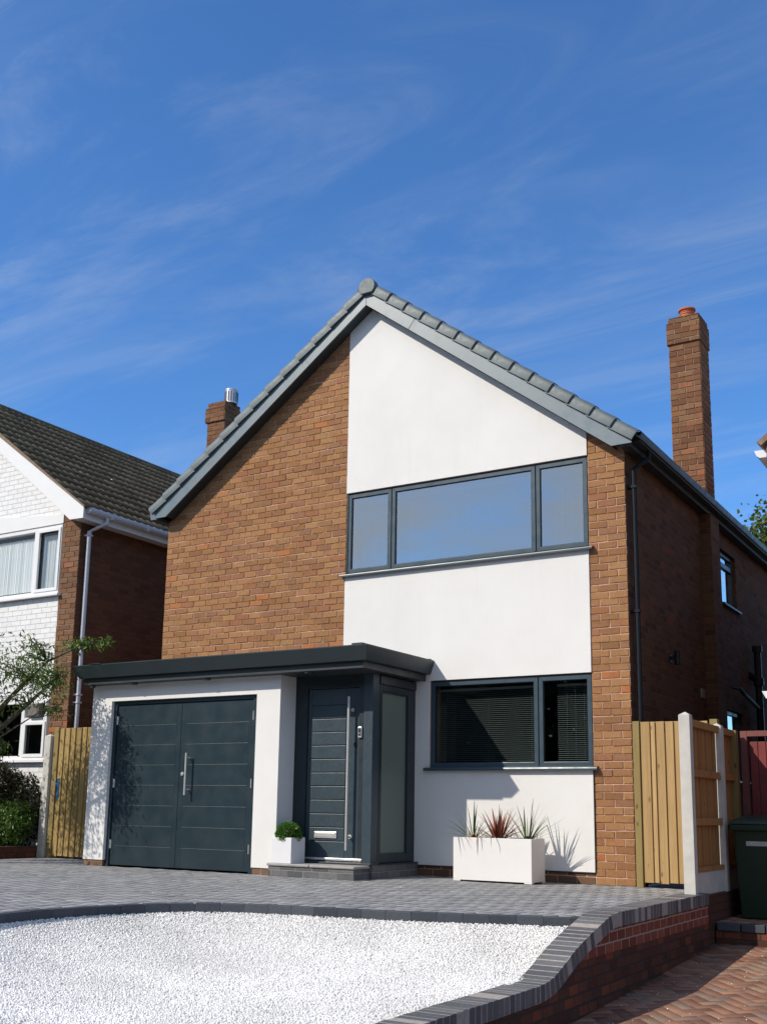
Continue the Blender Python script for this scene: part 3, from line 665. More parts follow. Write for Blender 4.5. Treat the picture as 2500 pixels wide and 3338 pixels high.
# windows -------------------------------------------------------
def front_window(op, splits, sill, glass_m, blind_range):
    x0, x1, z0, z1 = op; x0 += 0.004; x1 -= 0.004; z1 -= 0.012
    yf = 0.014
    f = MB(); fwid = 0.022
    f.box(x0, x1, yf, yf+0.07, z1-fwid, z1); f.box(x0, x1, yf, yf+0.07, z0, z0+fwid)
    edges = [x0]+splits+[x1]
    f.box(x0, x0+fwid, yf, yf+0.07, z0+fwid, z1-fwid); f.box(x1-fwid, x1, yf, yf+0.07, z0+fwid, z1-fwid)
    for s_ in splits: f.box(s_-0.016, s_+0.016, yf+0.012, yf+0.07, z0+fwid, z1-fwid)
    win = f.build('window', M_FRAME, H, bevel=0.002)
    for a, b_ in zip(edges[:-1], edges[1:]):
        a2 = a+(0.006 if a == x0 else 0.006); b2 = b_-0.006
        za, zb = z0+0.008, z1-0.008; sw = 0.05; ys = yf-0.010
        s_ = MB()
        s_.prism([(a2, za), (b2, za), (b2-sw, za+sw), (a2+sw, za+sw)], 'y', ys, yf+0.05); s_.prism([(a2, zb), (b2, zb), (b2-sw, zb-sw), (a2+sw, zb-sw)], 'y', ys, yf+0.05)
        s_.prism([(a2, za), (a2, zb), (a2+sw, zb-sw), (a2+sw, za+sw)], 'y', ys, yf+0.05); s_.prism([(b2, za), (b2, zb), (b2-sw, zb-sw), (b2-sw, za+sw)], 'y', ys, yf+0.05)
        s_.build('sash', M_FRAME, win, bevel=0.003)
        p = MB(); p.box(a2+sw+0.001, b2-sw-0.001, yf+0.012, yf+0.018, za+sw+0.001, zb-sw-0.001); p.build('pane', glass_m, win)
        gk = MB(); q = 0.007
        gk.box(a2+sw, b2-sw, yf+0.000, yf+0.010, za+sw, za+sw+q); gk.box(a2+sw, b2-sw, yf, yf+0.010, zb-sw-q, zb-sw); gk.box(a2+sw, a2+sw+q, yf, yf+0.010, za+sw+q, zb-sw-q); gk.box(b2-sw-q, b2-sw, yf, yf+0.010, za+sw+q, zb-sw-q)
        gk.build('gasket', M_BLACK, win)
    for (a, b_, ztop) in blind_range:
        bl = MB(); z = z0+0.09
        while z < ztop:
            bl.add([(a, 0.155, z-0.0032), (b_, 0.155, z-0.0032), (b_, 0.180, z+0.0032), (a, 0.180, z+0.0032), (a, 0.155, z-0.0020), (b_, 0.155, z-0.0020), (b_, 0.180, z+0.0044), (a, 0.180, z+0.0044)], [(3,2,1,0),(4,5,6,7),(0,1,5,4),(1,2,6,5),(2,3,7,6),(3,0,4,7)])
            z += 0.0235
        bl.box(a, b_, 0.15, 0.185, ztop, ztop+0.03)
        for xx in np.linspace(a+0.12, b_-0.12, 3): bl.tube([(xx, 0.153, z0+0.09), (xx, 0.153, ztop)], 0.0012, 4)
        bl.build('blind', M_BLIND, win)
    sl = MB(); sx0, sx1, zt = sill
    sl.prism([(-0.075, zt-0.012), (-0.07, zt+0.002), (0.02, zt+0.022), (0.02, zt-0.004)], 'x', sx0, sx1)
    sl.prism([(-0.075, zt-0.030), (-0.075, zt-0.0125), (-0.062, zt-0.0125), (-0.062, zt-0.030)], 'x', sx0, sx1)
    sl.build('sill', M_FRAME, win, bevel=0.001)
    return win
front_window(LW, [-1.101], (-2.575, -0.385, 1.262), M_GLASS, [(-2.49, -1.13, 2.2), (-0.93, -0.48, 2.2)])
front_window(UW, [-3.115, -1.106], (-3.86, -0.385, 3.770), M_GLASS_UP, [(-3.74, -3.14, 4.76), (-3.02, -1.13, 4.76), (-0.95, -0.48, 4.76)])
# gaps beside the upper window (dark sealant)
b = MB(); b.box(XP-0.005, UW[0]+0.012, -0.004, 0.05, UW[2]-0.02, UW[3]); b.build('sealant', M_BLACK, H)

# roof ----------------------------------------------------------
YB = -0.20; TH = 0.25                                   # bargeboard plane, vertical depth
roof = MB()
for s_, S_ in ((1, SR), (-1, SL)):
    pts = []
    for i in range(2):
        x = AX+s_*(0.0 if i == 0 else (3.66 if s_ > 0 else 3.66))
        pts.append((x, AZb-S_*abs(x-AX)+0.30))
    (xa, za), (xb, zb) = pts
    # stepped courses of tiles
    n = 14
    for k in range(n):
        xa_, xb_ = xa+(xb-xa)*k/n, xa+(xb-xa)*(k+1)/n+s_*0.02; za_, zb_ = za+(zb-za)*k/n, za+(zb-za)*(k+1)/n-0.015
        roof.add([(xa_, YB+0.02, za_), (xb_, YB+0.02, zb_+0.025), (xb_, DEP+0.2, zb_+0.025), (xa_, DEP+0.2, za_), (xa_, YB+0.02, za_-0.03), (xb_, YB+0.02, zb_), (xb_, DEP+0.2, zb_), (xa_, DEP+0.2, za_-0.03)],
                 [(0,1,2,3) if s_ < 0 else (3,2,1,0), (4,5,6,7) if s_ > 0 else (7,6,5,4), (0,1,5,4),(1,2,6,5),(2,3,7,6),(3,0,4,7)])
ro = roof.build('roof', M_TILE, H)
# ridge tiles
rg = MB(); yy = YB-0.03
rg_prof = [(AX-0.135, 7.575), (AX-0.12, 7.67), (AX-0.075, 7.735), (AX, 7.76), (AX+0.075, 7.735), (AX+0.12, 7.67), (AX+0.135, 7.575)]
while yy < DEP:
    rg.prism(rg_prof, 'y', yy+0.004, yy+0.44); yy += 0.445
rg.build('ridge', M_TILE, ro)
# bargeboards and soffits
def barge(s_, S_):
    xe0, xe1 = (-0.085, 0.155) if s_ > 0 else (-6.85, -7.05)
    ze = 4.882 if s_ > 0 else 4.915
    xt = AX+s_*0.0
    top = lambda x: AZb-S_*abs(x-AX)+TH
    poly = [(AX+s_*0.001, AZb), (xe0, ze), (xe1, ze), (xe1, max(top(xe1), ze+0.02)), (AX+s_*0.001, AZb+TH)]
    bb = MB(); bb.prism(poly, 'y', YB, YB+0.02); bo = bb.build('bargeboard', M_BARGE, H, bevel=0.0015)
    so = MB(); t = 0.012
    so.add([(AX, YB+0.021, AZb+0.004), (xe0, YB+0.021, ze+0.004), (xe0, -0.0, ze+0.004), (AX, -0.0, AZb+0.004),
            (AX, YB+0.021, AZb+0.016), (xe0, YB+0.021, ze+0.016), (xe0, -0.0, ze+0.016), (AX, -0.0, AZb+0.016)], [(0,1,2,3) if s_ < 0 else (3,2,1,0), (4,5,6,7), (0,1,5,4), (1,2,6,5), (2,3,7,6), (3,0,4,7)])
    so.build('soffit', M_SOFFIT, H)
    # board joint
    return bo
barge(1, SR); barge(-1, SL)
for xj, s_, S_ in ((-2.78, 1, SR), (-4.35, -1, SL)):
    zj = AZb-S_*abs(xj-AX); j = MB()
    j.add([(xj, YB-0.0022, zj+0.003), (xj+0.006, YB-0.0022, zj-s_*0.003), (xj+0.006+s_*0.12, YB-0.0022, zj+0.16), (xj+s_*0.12, YB-0.0022, zj+0.163)], [(0, 1, 2, 3)]); j.build('board_joint', M_SOFFIT, H)
j = MB(); j.add([(AX-0.003, YB-0.0022, AZb+0.002), (AX+0.003, YB-0.0022, AZb+0.002), (AX+0.003, YB-0.0022, AZb+0.2), (AX-0.003, YB-0.0022, AZb+0.2)], [(0, 1, 2, 3)]); j.build('board_joint', M_SOFFIT, H)
# verge caps: each a tapered half-round plastic cover, overlapping the next one down
def verge_cap(s_, S_, xlow, pitch):
    """cap whose lower ring sits at x = xlow on the roof line (top of ring)"""
    c = 1/math.sqrt(1+S_*S_); t = Vector((s_*c, 0, -S_*c)); nrm = Vector((s_*S_*c, 0, c)); ydir = Vector((0, -1, 0))
    L = pitch/c
    zl = 5.198-0.756*xlow if s_ > 0 else 5.081+0.717*(xlow+7.17)
    low = Vector((xlow, YB, zl))
    prof = lambda k: [(-0.135, 0.004), (-0.137, 0.036), (-0.110, 0.040*k), (-0.075, 0.041*k), (-0.040, 0.038*k), (-0.014, 0.024*k), (0.000, 0.002), (0.005, -0.05), (0.004, -0.14)]
    # (height along normal from ring top, out along -y); last ones run back over the tiles
    stations = [(0.0, 1.0, 0.004), (0.02, 1.0, 0.005), (L*0.5, 0.95, -0.002), (L*0.90, 0.90, -0.008), (L*0.905, 0.87, -0.011), (L+0.04, 0.86, -0.013)]
    vs = []; fs = []; n = 9
    for (d, k, o) in stations:
        for (h, out) in prof(k):
            hh = h*(0.90+0.10*k)+o
            vs.append(low-t*d+nrm*hh+ydir*(out+(o if out > 0.01 else 0)))
    for i in range(len(stations)-1):
        for q in range(n-1):
            f = (i*n+q, i*n+q+1, (i+1)*n+q+1, (i+1)*n+q); fs.append(f if s_ < 0 else f[::-1])
    m_ = len(vs)
    # thickness at the lower ring: a dark reveal
    for (h, out) in prof(0.8): vs.append(low+t*0.0+nrm*(h*0.94-0.006)+ydir*(out-0.008))
    for q in range(n-1):
        f = (q, m_+q, m_+q+1, q+1); fs.append(f if s_ < 0 else f[::-1])
    fs = [f[::-1] for f in fs]
    mb = MB(); mb.add(vs, fs); return mb
caps = []
for s_, S_, x0_, pitch, n in ((1, SR, 0.248, 0.2519, 14), (-1, SL, -7.17, 0.2587, 14)):
    first = None
    for k in range(n):
        if first is None:
            first = verge_cap(s_, S_, x0_, pitch).build('verge_cap', M_CAP, ro, smooth=False)
            for p in first.data.polygons: p.use_smooth = True
            first.data.set_sharp_from_angle(angle=R(38))
        else:
            c = first.copy(); COL.objects.link(c); c.parent = ro; c.location = (-s_*pitch*k, 0, S_*pitch*k if s_ > 0 else 0.717*pitch*k)
            if s_ > 0: c.location = (-pitch*k, 0, 0.756*pitch*k)
# ridge end cap: round disc with a flat foot
cp = MB(); prof = []
for a in np.linspace(-50, 230, 29): prof.append((AX+0.035+0.128*math.cos(R(a)), 7.655+0.122*math.sin(R(a))))
cp.prism(prof, 'y', YB-0.055, YB+0.05); cp.build('ridge_end_cap', M_CAP, ro, bevel=0.008)
# gutters and fascias along both eaves
def gutter(xi, xo, zt, mat, y0, y1, parent, h=0.10):
    m = MB(); t = 0.004; s_ = 1 if xo > xi else -1
    m.prism([(xi, zt-h*0.9), (xi, zt), (xi+s_*t, zt), (xi+s_*t, zt-h+t), (xo-s_*(t+0.03), zt-h+t), (xo-s_*t, zt), (xo, zt), (xo-s_*0.028, zt-h), (xi, zt-h)], 'y', y0, y1)
    m.prism([(xi, zt-h), (xo-s_*0.028, zt-h), (xo, zt), (xi, zt)], 'y', y0-0.006, y0)
    return m.build('gutter', mat, parent, bevel=0.001)
gutter(0.13, 0.245, 5.03, M_FASCIA, -0.10, DEP+0.1, H, 0.11); gutter(-7.04, -7.19, 5.02, M_BARGE, -0.16, DEP+0.1, H, 0.11)
b = MB(); b.box(0.105, 0.128, -0.17, DEP, 4.86, 5.02); b.box(0.002, 0.105, -0.17, DEP, 4.862, 4.874); b.build('eaves_fascia', M_SOFFIT, H)
b = MB(); b.box(-7.035, -7.015, -0.17, DEP, 4.90, 5.02); b.box(-7.015, -6.953, -0.17, DEP, 4.902, 4.914); b.build('eaves_fascia', M_SOFFIT, H)
dp = MB(); q = 0.034
def sq_pipe(m, pts, q=0.034):
    for (a, c) in zip(pts[:-1], pts[1:]): m.tube([a, c], q*1.2, 4)
dp.tube([(0.19, 0.30, 4.93), (0.19, 0.30, 4.84), (0.07, 0.10, 4.66), (0.07, 0.10, 0.0)], 0.031, 10)
for z in (4.45, 3.0, 1.6): dp.box(0.0, 0.103, 0.063, 0.137, z-0.015, z+0.015)
dp.build('downpipe', paint('dark_downpipe', (0.010, 0.014, 0.021), 0.6, 0.05, 2, spec=0.2), H)
# chimney at the right wall
ch = MB(); cy0, cy1 = 3.104, 3.56
ch.box(-0.335, 0.105, cy0, cy1, 4.885, 7.44); ch.box(-0.357, 0.120, cy0-0.022, cy1+0.022, 7.44, 7.76); ch.box(-0.335, 0.105, cy0, cy1, 7.76, 7.85)
chim = ch.build('chimney', M_JOINTSD, H)
cb = MB(); F_ = lambda a, b, c, d: [(a, c), (b, c), (b, d), (a, d)]
for (xa, xb, ya, yb2, za, zb2) in ((-0.335, 0.105, cy0, cy1, 4.885, 7.44), (-0.357, 0.120, cy0-0.022, cy1+0.022, 7.44, 7.76), (-0.335, 0.105, cy0, cy1, 7.76, 7.85)):
    brick_layer(cb, F_(xa, xb, za, zb2), 'y', ya-0.0003, u0=xa, v0=0.03); brick_layer(cb, F_(ya, yb2, za, zb2), 'x', xb+0.0003, u0=ya+0.1, v0=0.03)
cb.build('chimney_bricks', M_UNITCH, chim)
pt = MB(); pt.lathe(-0.115, 3.33, [(0.105, 7.85), (0.105, 7.93), (0.10, 7.935), (0.10, 7.945), (0.108, 7.95), (0.108, 7.962), (0.10, 7.967), (0.10, 7.977), (0.108, 7.982), (0.108, 7.992), (0.10, 7.997), (0.10, 8.005), (0.125, 8.012), (0.125, 8.035), (0.10, 8.045)], 28)
pt.build('chimney_pot', M_TERRA, chim, bevel=0.002)
lf = MB(); lf.box(-0.05, 0.118, cy0-0.016, cy0-0.011, 5.06, 5.17); lf.box(0.02, 0.118, cy0-0.020, cy0-0.0165, 5.04, 5.13); lf.build('lead_flashing', M_LEAD, chim)
# side windows in the right wall
for (y0, y1, z0, z1) in (SW1, SW2):
    f = MB(); x0, x1 = -0.11, -0.05
    f.box(x0, x1, y0, y1, z1-0.06, z1); f.box(x0, x1, y0, y1, z0, z0+0.06); f.box(x0, x1, y0, y0+0.06, z0+0.06, z1-0.06); f.box(x0, x1, y1-0.06, y1, z0+0.06, z1-0.06)
    zt = z1-0.20 if z0 > 3 else z1-0.12
    if z0 > 3: f.box(x0, x1+0.004, y0+0.06, y1-0.06, zt-0.035, zt+0.035)
    wn_ = f.build('side_window', M_FRAME, H, bevel=0.002)
    p = MB(); p.box(-0.085, -0.079, y0+0.06, y1-0.06, z0+0.06, z1-0.06); p.build('pane', M_GLASS_UP, wn_)
    s_ = MB(); s_.box(-0.10, 0.05, y0-0.02, y1+0.10, z0-0.03, z0-0.002); s_.build('sill', M_FRAME, wn_)
    bk = MB(); bk.box(-0.30, -0.27, y0-0.1, y1+0.1, z0-0.1, z1+0.1); bk.build('blind', M_INT, wn_)
b = MB(); b.box(-0.10, -0.03, SW1[0], SW1[1], SW1[3], 4.80); b.build('window_head_panel', M_FASCIA, H)
# wall lamp, air vent, soil pipes, cable bracket on the side wall
lm = MB(); lm.lathe(0.095, 1.50, [(0.035, 2.56), (0.038, 2.565), (0.038, 2.725), (0.035, 2.73)], 16); lm.box(0.0, 0.07, 1.475, 1.525, 2.62, 2.67); lm.box(0.0, 0.015, 1.45, 1.55, 2.60, 2.69); lm.build('wall_lamp', M_BLACK, H)
vt = MB(); vt.box(0.0, 0.012, 2.83, 3.00, 2.29, 2.41)
for z in np.arange(2.305, 2.40, 0.018): vt.box(0.012, 0.017, 2.845, 2.985, z, z+0.008)
vt.build('air_vent', paint('beige_vent', (0.36, 0.34, 0.31), 0.7, 0.06, 9), H)
sp_ = MB(); sp_.tube([(0.11, 5.75, -0.2), (0.11, 5.75, 3.32)], 0.055, 12); sp_.tube([(0.11, 5.75, 3.27), (0.11, 5.75, 3.36)], 0.075, 12); sp_.tube([(0.11, 5.75, 2.74), (0.11, 5.75, 2.86)], 0.08, 12)
sp_.tube([(0.0, 4.55, 2.60), (0.10, 4.55, 2.58), (0.11, 4.75, 2.52), (0.11, 5.70, 2.38)], 0.03, 8); sp_.tube([(0.11, 5.75, 2.8), (0.0, 5.6, 2.9)], 0.05, 10); sp_.build('soil_pipe', M_BLACK, H)

# garage --------------------------------------------------------
GY = -1.28
GO = (-6.59, -4.19, 0.0, 2.11)
gw = MB(); gx0, gx1, gt = -6.94, -3.84, 2.40
gw.prism([(gx0, 0.08), (GO[0], 0.08), (GO[0], gt), (gx0, gt)], 'y', GY, GY+0.22); gw.prism([(GO[1], 0.08), (gx1, 0.08), (gx1, gt), (GO[1], gt)], 'y', GY, GY+0.22)
gw.prism([(GO[0], GO[3]), (GO[1], GO[3]), (GO[1], gt), (GO[0], gt)], 'y', GY, GY+0.22)
gw.box(gx1-0.2, gx1, GY+0.22, -0.94, 0.08, gt); gw.box(gx0, gx0+0.2, GY+0.22, -0.002, 0.08, gt)
gw.build('garage_wall', M_RENDER, H)
M_GPL = brick_mat('dusty_plinth_brickwork', [(0.0, (0.20, 0.115, 0.075)), (1.0, (0.28, 0.165, 0.105))], (0.33, 0.23, 0.17), m=0.012)
pb = MB(); pb.box(gx0+0.012, GO[0]-0.012, GY+0.012, GY+0.2, -0.05, 0.08); pb.box(gx0+0.012, gx0+0.19, GY+0.2, -0.01, -0.05, 0.08); pb.build('garage_plinth', M_GPL, H)
pb = MB(); pb.box(GO[1]+0.012, gx1-0.012, GY+0.012, GY+0.2, -0.05, 0.08); pb.box(gx1-0.19, gx1-0.012, GY+0.2, -0.94, -0.05, 0.08)
pb.build('garage_plinth', M_GPL, H)
fr = MB(); fy0, fy1 = GY+0.045, GY+0.12
fr.box(GO[0]+0.001, -6.535, fy0, fy1, 0.0, GO[3]-0.001); fr.box(-4.268, GO[1]-0.001, fy0, fy1, 0.0, GO[3]-0.001); fr.box(-6.535, -4.268, fy0, fy1, 2.062, GO[3]-0.001)
fr.build('garage_door_frame', M_GARAGE, H, bevel=0.003)
def garage_leaf(x0, x1, hinge_x, hs):
    d = MB(); yf = GY+0.065; z0, z1 = 0.022, 2.055; zs = [z0]+[0.264+0.2545*i for i in range(7)]+[z1]
    for a, c in zip(zs[:-1], zs[1:]):
        gp = 0.0022
        d.box(x0+0.075, x1-0.075, yf, yf+0.03, a+(gp if a > z0 else 0), c-(gp if c < z1 else 0), 0.5)
    d.box(x0, x0+0.0745, yf+0.0005, yf+0.03, z0, z1); d.box(x1-0.0745, x1, yf+0.0005, yf+0.03, z0, z1)
    d.box(x0+0.01, x1-0.01, yf+0.005, yf+0.045, z0+0.005, z1-0.005)
    do = d.build('garage_door', M_GARAGE, H, bevel=0.0016)
    gl = MB()
    for z in zs[1:-1]: gl.box(x0+0.08, x1-0.08, yf+0.0022, yf+0.0045, z-0.0016, z+0.0016)
    gl.build('groove', paint('groove_highlight', (0.075, 0.10, 0.11), 0.4, 0.4, 30), do)
    for z in (0.28, 1.05, 1.86):
        h = MB(); h.tube([(hinge_x, yf-0.004, z-0.055), (hinge_x, yf-0.004, z-0.002)], 0.011, 8); h.tube([(hinge_x, yf-0.004, z+0.002), (hinge_x, yf-0.004, z+0.055)], 0.011, 8); h.box(hinge_x-0.018, hinge_x+0.018, yf-0.003, yf+0.002, z-0.052, z+0.052)
        h.build('hinge', M_STEEL, do)
    return do
garage_leaf(-6.532, -5.427, -6.535, 1); gd = garage_leaf(-5.421, -4.272, -4.27, -1)
hd = MB(); hy = GY-0.01
hd.tube([(-5.255, hy, 0.905), (-5.255, hy, 1.42)], 0.0125, 12); hd.tube([(-5.255, hy, 0.97), (-5.255, GY+0.066, 0.97)], 0.009, 8); hd.tube([(-5.255, hy, 1.36), (-5.255, GY+0.066, 1.36)], 0.009, 8); hd.build('handle', M_STEEL, gd, smooth=False)
lk = MB(); lk.tube([(-5.365, GY+0.055, 1.165), (-5.365, GY+0.066, 1.165)], 0.024, 16); lk.tube([(-5.365, GY+0.046, 1.165), (-5.365, GY+0.056, 1.165)], 0.012, 12); lk.build('lock', M_STEEL, gd)

# porch ---------------------------------------------------------
PX = -2.717                                             # right face of the porch
fm = MB(); py_ = -1.0
fm.box(-3.84, -3.66, py_+0.03, -0.9, 0.168, 2.33)       # left jamb
fm.box(-3.66, -2.915, py_+0.03, -0.9, 2.17, 2.33)       # head
fm.box(-2.915, -2.845, py_+0.012, -0.9, 0.168, 2.33)    # door frame right
cpx = MB(); cpx.box(-2.842, PX-0.001, py_-0.004, -0.863, 0.168, 2.33); cpx.build('corner_post', M_DOOR, H, bevel=0.004)
fm.box(PX-0.06, PX, -0.86, -0.80, 0.168, 2.205); fm.box(PX-0.06, PX, -0.20, -0.022, 0.168, 2.205); fm.box(PX-0.06, PX, -0.80, -0.20, 0.168, 0.262); fm.box(PX-0.06, PX, -0.80, -0.20, 2.13, 2.205)
fm.box(PX-0.05, PX+0.014, -0.858, -0.022, 2.208, 2.31)
fm.build('porch_frame', M_FRAMEDK, H, bevel=0.004)
pn = MB(); pn.box(PX-0.04, PX-0.026, -0.80, -0.20, 0.262, 2.13); pn.build('frosted_pane', M_FROST, H)
bead = MB()
for (a, c, e, f_) in ((-0.80, -0.20, 0.262, 0.275), (-0.80, -0.20, 2.117, 2.13), (-0.80, -0.787, 0.275, 2.117), (-0.213, -0.20, 0.275, 2.117)): bead.box(PX-0.024, PX-0.008, a, c, e, f_)
bead.build('glazing_bead', M_FRAMEDK, H)
dsl = MB(); dy0, dy1 = -0.955, -0.905; dx0, dx1 = -3.655, -2.925; dz0, dz1 = 0.215, 2.165
px0, px1, pz0, pz1 = -3.605, -3.108, 0.400, 1.972
dsl.box(dx0, px0, dy0, dy1, dz0, dz1); dsl.box(px1, dx1, dy0, dy1, dz0, dz1); dsl.box(px0, px1, dy0, dy1, dz0, pz0-0.004); dsl.box(px0, px1, dy0, dy1, pz1+0.004, dz1)
npan = 10; ph = (pz1-pz0)/npan
for i in range(npan): dsl.box(px0+0.004, px1-0.004, dy0-0.001, dy1, pz0+i*ph+0.0045, pz0+(i+1)*ph-0.0045)
dsl.box(px0-0.002, px1+0.002, dy0+0.012, dy1-0.002, pz0-0.01, pz1+0.01)
door = dsl.build('front_door', M_DOOR, H, bevel=0.004)
hd = MB(); hy = -1.035
hd.tube([(-3.030, hy, 0.305), (-3.030, hy, 2.055)], 0.016, 14); hd.tube([(-3.03, hy, 0.455), (-3.03, dy0, 0.455)], 0.012, 10); hd.tube([(-3.03, hy, 1.905), (-3.03, dy0, 1.905)], 0.012, 10); hd.tube([(-3.03, dy0-0.008, 0.455), (-3.03, dy0, 0.455)], 0.026, 14); hd.build('pull_bar', M_STEEL, door)
lb = MB(); lb.box(-3.52, -3.21, dy0-0.014, dy0-0.001, 0.432, 0.507); lb.build('letterbox', M_CHROME, door, bevel=0.005)
lb2 = MB(); lb2.box(-3.50, -3.23, dy0-0.018, dy0-0.0145, 0.447, 0.492); lb2.build('letterbox_flap', M_STEEL, door, bevel=0.002)
pk = MB(); pk.tube([(-3.02, dy0-0.012, 1.905), (-3.02, dy0, 1.905)], 0.022, 16); pk.build('lock_rose', M_STEEL, door)
kl = MB(); kl.prism([(-2.978+0.017*math.cos(a), 1.50+(0.032 if math.sin(a) > 0 else 0.032)*math.sin(a)) for a in np.linspace(0, 2*math.pi, 16, endpoint=False)], 'y', dy0-0.014, dy0-0.001); kl.build('keyhole_plate', M_BLACK, door)
bl = MB(); bl.box(-2.912, -2.862, py_-0.014, py_+0.011, 1.578, 1.702); bell = bl.build('doorbell', M_CHROME, H, bevel=0.006)
b2 = MB(); b2.box(-2.903, -2.871, py_-0.0175, py_-0.0145, 1.60, 1.685); b2.build('doorbell_face', M_BLACK, bell, bevel=0.003)
b3 = MB(); b3.tube([(-2.887, py_-0.0195, 1.628), (-2.887, py_-0.018, 1.628)], 0.008, 14); b3.build('doorbell_button', M_STEEL, bell)
th = MB(); th.box(-3.66, -2.846, -1.0, -0.9, 0.186, 0.213); th.build('threshold', M_CHROME, H, bevel=0.004)
sl = MB(); sl.prism([(-1.085, 0.150), (-1.085, 0.168), (-0.9, 0.185), (-0.9, 0.150)], 'x', -3.66, PX+0.045); sl.prism([(PX-0.06, 0.15), (PX-0.06, 0.1675), (PX+0.06, 0.16), (PX+0.06, 0.15)], 'y', -0.899, -0.022); sl.build('door_sill', M_FRAMEDK, H, bevel=0.002)
bk = MB(); bk.box(-3.83, PX-0.08, -0.85, -0.83, 0.15, 2.3); bk.build('porch_lining', M_INT, H)
stp = MB(); stp.box(-3.865, -2.70, -1.375, -1.05, -0.05, 0.115); stp.box(-3.0, PX+0.05, -1.049, -0.022, -0.05, 0.149); stp.build('step', M_BLUEBRICK, H, bevel=0.004)
ss = MB(); ss.box(-3.88, -3.29, -1.392, -1.06, 0.117, 0.149); ss.box(-3.287, -2.685, -1.392, -1.06, 0.117, 0.149); ss.build('step_slab', M_SLAB, H, bevel=0.012)
# canopy
cn = MB()
xl_t, xl_b, xr_t, xr_b = -7.08, -6.99, -2.452, -2.505; yt, yb_, zt, zb = -1.575, -1.505, 2.56, 2.40
cn.add([(xl_b, yb_, zb), (xr_b, yb_, zb), (xr_b, -0.021, zb), (xl_b, -0.021, zb), (xl_t, yt, zt), (xr_t, yt, zt), (xr_t, -0.021, zt), (xl_t, -0.021, zt)], [(3,2,1,0),(4,5,6,7),(0,1,5,4),(1,2,6,5),(2,3,7,6),(3,0,4,7)])
can = cn.build('canopy', M_FASCIA, H, bevel=0.003)
c2 = MB(); c2.box(-6.96, -2.575, -1.45, -0.021, 2.322, 2.3985); c2.build('canopy_soffit_band', M_SOFFIT, can, bevel=0.002)
tr_ = MB(); tr_.box(xl_t+0.01, xr_t-0.012, yt+0.02, -0.021, zt+0.001, zt+0.012); tr_.box(-2.66, -2.52, yt+0.005, yt+0.2, zt+0.001, zt+0.028); tr_.box(-2.60, -2.50, -0.05, -0.021, zt+0.013, zt+0.032); tr_.box(-6.75, -6.55, yt+0.004, yt+0.1, zt+0.013, zt+0.02); tr_.build('canopy_flashing', M_FASCIA, can)
cj = MB(); cj.box(xr_t-0.03, xr_t-0.012, -0.752, -0.748, 2.42, 2.55); 
for xx in (-6.12, -4.90, -3.37):
    d = MB(); d.lathe(xx, -1.385, [(0.05, 2.300), (0.052, 2.303), (0.052, 2.3215)], 20); d.build('downlight', M_FASCIA, can)
d = MB(); d.lathe(-6.835, -1.40, [(0.03, 2.285), (0.032, 2.29), (0.032, 2.3215)], 16); d.build('downlight', M_FASCIA, can)

# ------------------------------------------------------------------ planters
def planter(name, label, x0, x1, y0, y1, z0, z1, mat, foot=0.0):
    t = thing(name, label, 'planter', ((x0+x1)/2, (y0+y1)/2, z0))
    p = MB(); w_ = 0.022
    p.box(x0, x1, y0, y0+w_, z0+foot, z1); p.box(x0, x1, y1-w_, y1, z0+foot, z1); p.box(x0, x0+w_, y0+w_, y1-w_, z0+foot, z1); p.box(x1-w_, x1, y0+w_, y1-w_, z0+foot, z1)
    p.box(x0+w_, x1-w_, y0+w_, y1-w_, z0+foot, z0+foot+0.02)
    if foot:
        for xx in (x0, x1-0.09):
            for yy in (y0, y1-0.06): p.box(xx, xx+0.09, yy, yy+0.06, z0, z0+foot-0.0002)
    p.build('box', mat, t, bevel=0.003)
    s_ = MB(); s_.box(x0+w_+.001, x1-w_-.001, y0+w_+.001, y1-w_-.001, z1-0.06, z1-0.035); s_.build('soil', M_SOIL, t)
    return t
planter('trough_planter', 'long white rectangular trough planter on the paving under the lower window', -1.905, -0.957, -0.56, -0.20, 0.004, 0.478, M_PLANTER, 0.014)
planter('cube_planter', 'small white cube planter standing on the porch step', -3.83, -3.555, -1.365, -1.095, 0.150, 0.436, M_PLANTER2)
# leaves helper
def leaf_cloud(P, N, size, w=0.42, jitter=0.8, rnd=None, droop=0.0):
    m = len(P); D = rng.normal(size=(m, 3)); D /= np.linalg.norm(D, axis=1)[:, None]
    D = D*jitter+N*(1-jitter)*1.3; D[:, 2] -= droop; D /= np.linalg.norm(D, axis=1)[:, None]
    U = rng.normal(size=(m, 3)); S = np.cross(D, U); S /= np.linalg.norm(S, axis=1)[:, None]; Nn = np.cross(S, D)
    L = size*rng.uniform(0.6, 1.25, (m, 1)); W = L*w
    a = P; c = P+D*L-np.array([0, 0, 1])*L*0.12; mid = P+D*L*0.45
    b_ = mid+S*W*0.5+Nn*W*0.12; d = mid-S*W*0.5+Nn*W*0.12
    V = np.stack([a, b_, c, d], 1).reshape(-1, 3)
    F = (np.arange(m)[:, None, None]*4+np.array([[0, 1, 2], [0, 2, 3]])[None]).reshape(-1, 3)
    r_ = np.repeat(rng.uniform(0, 1, m) if rnd is None else rnd, 2)
    return V, F, r_
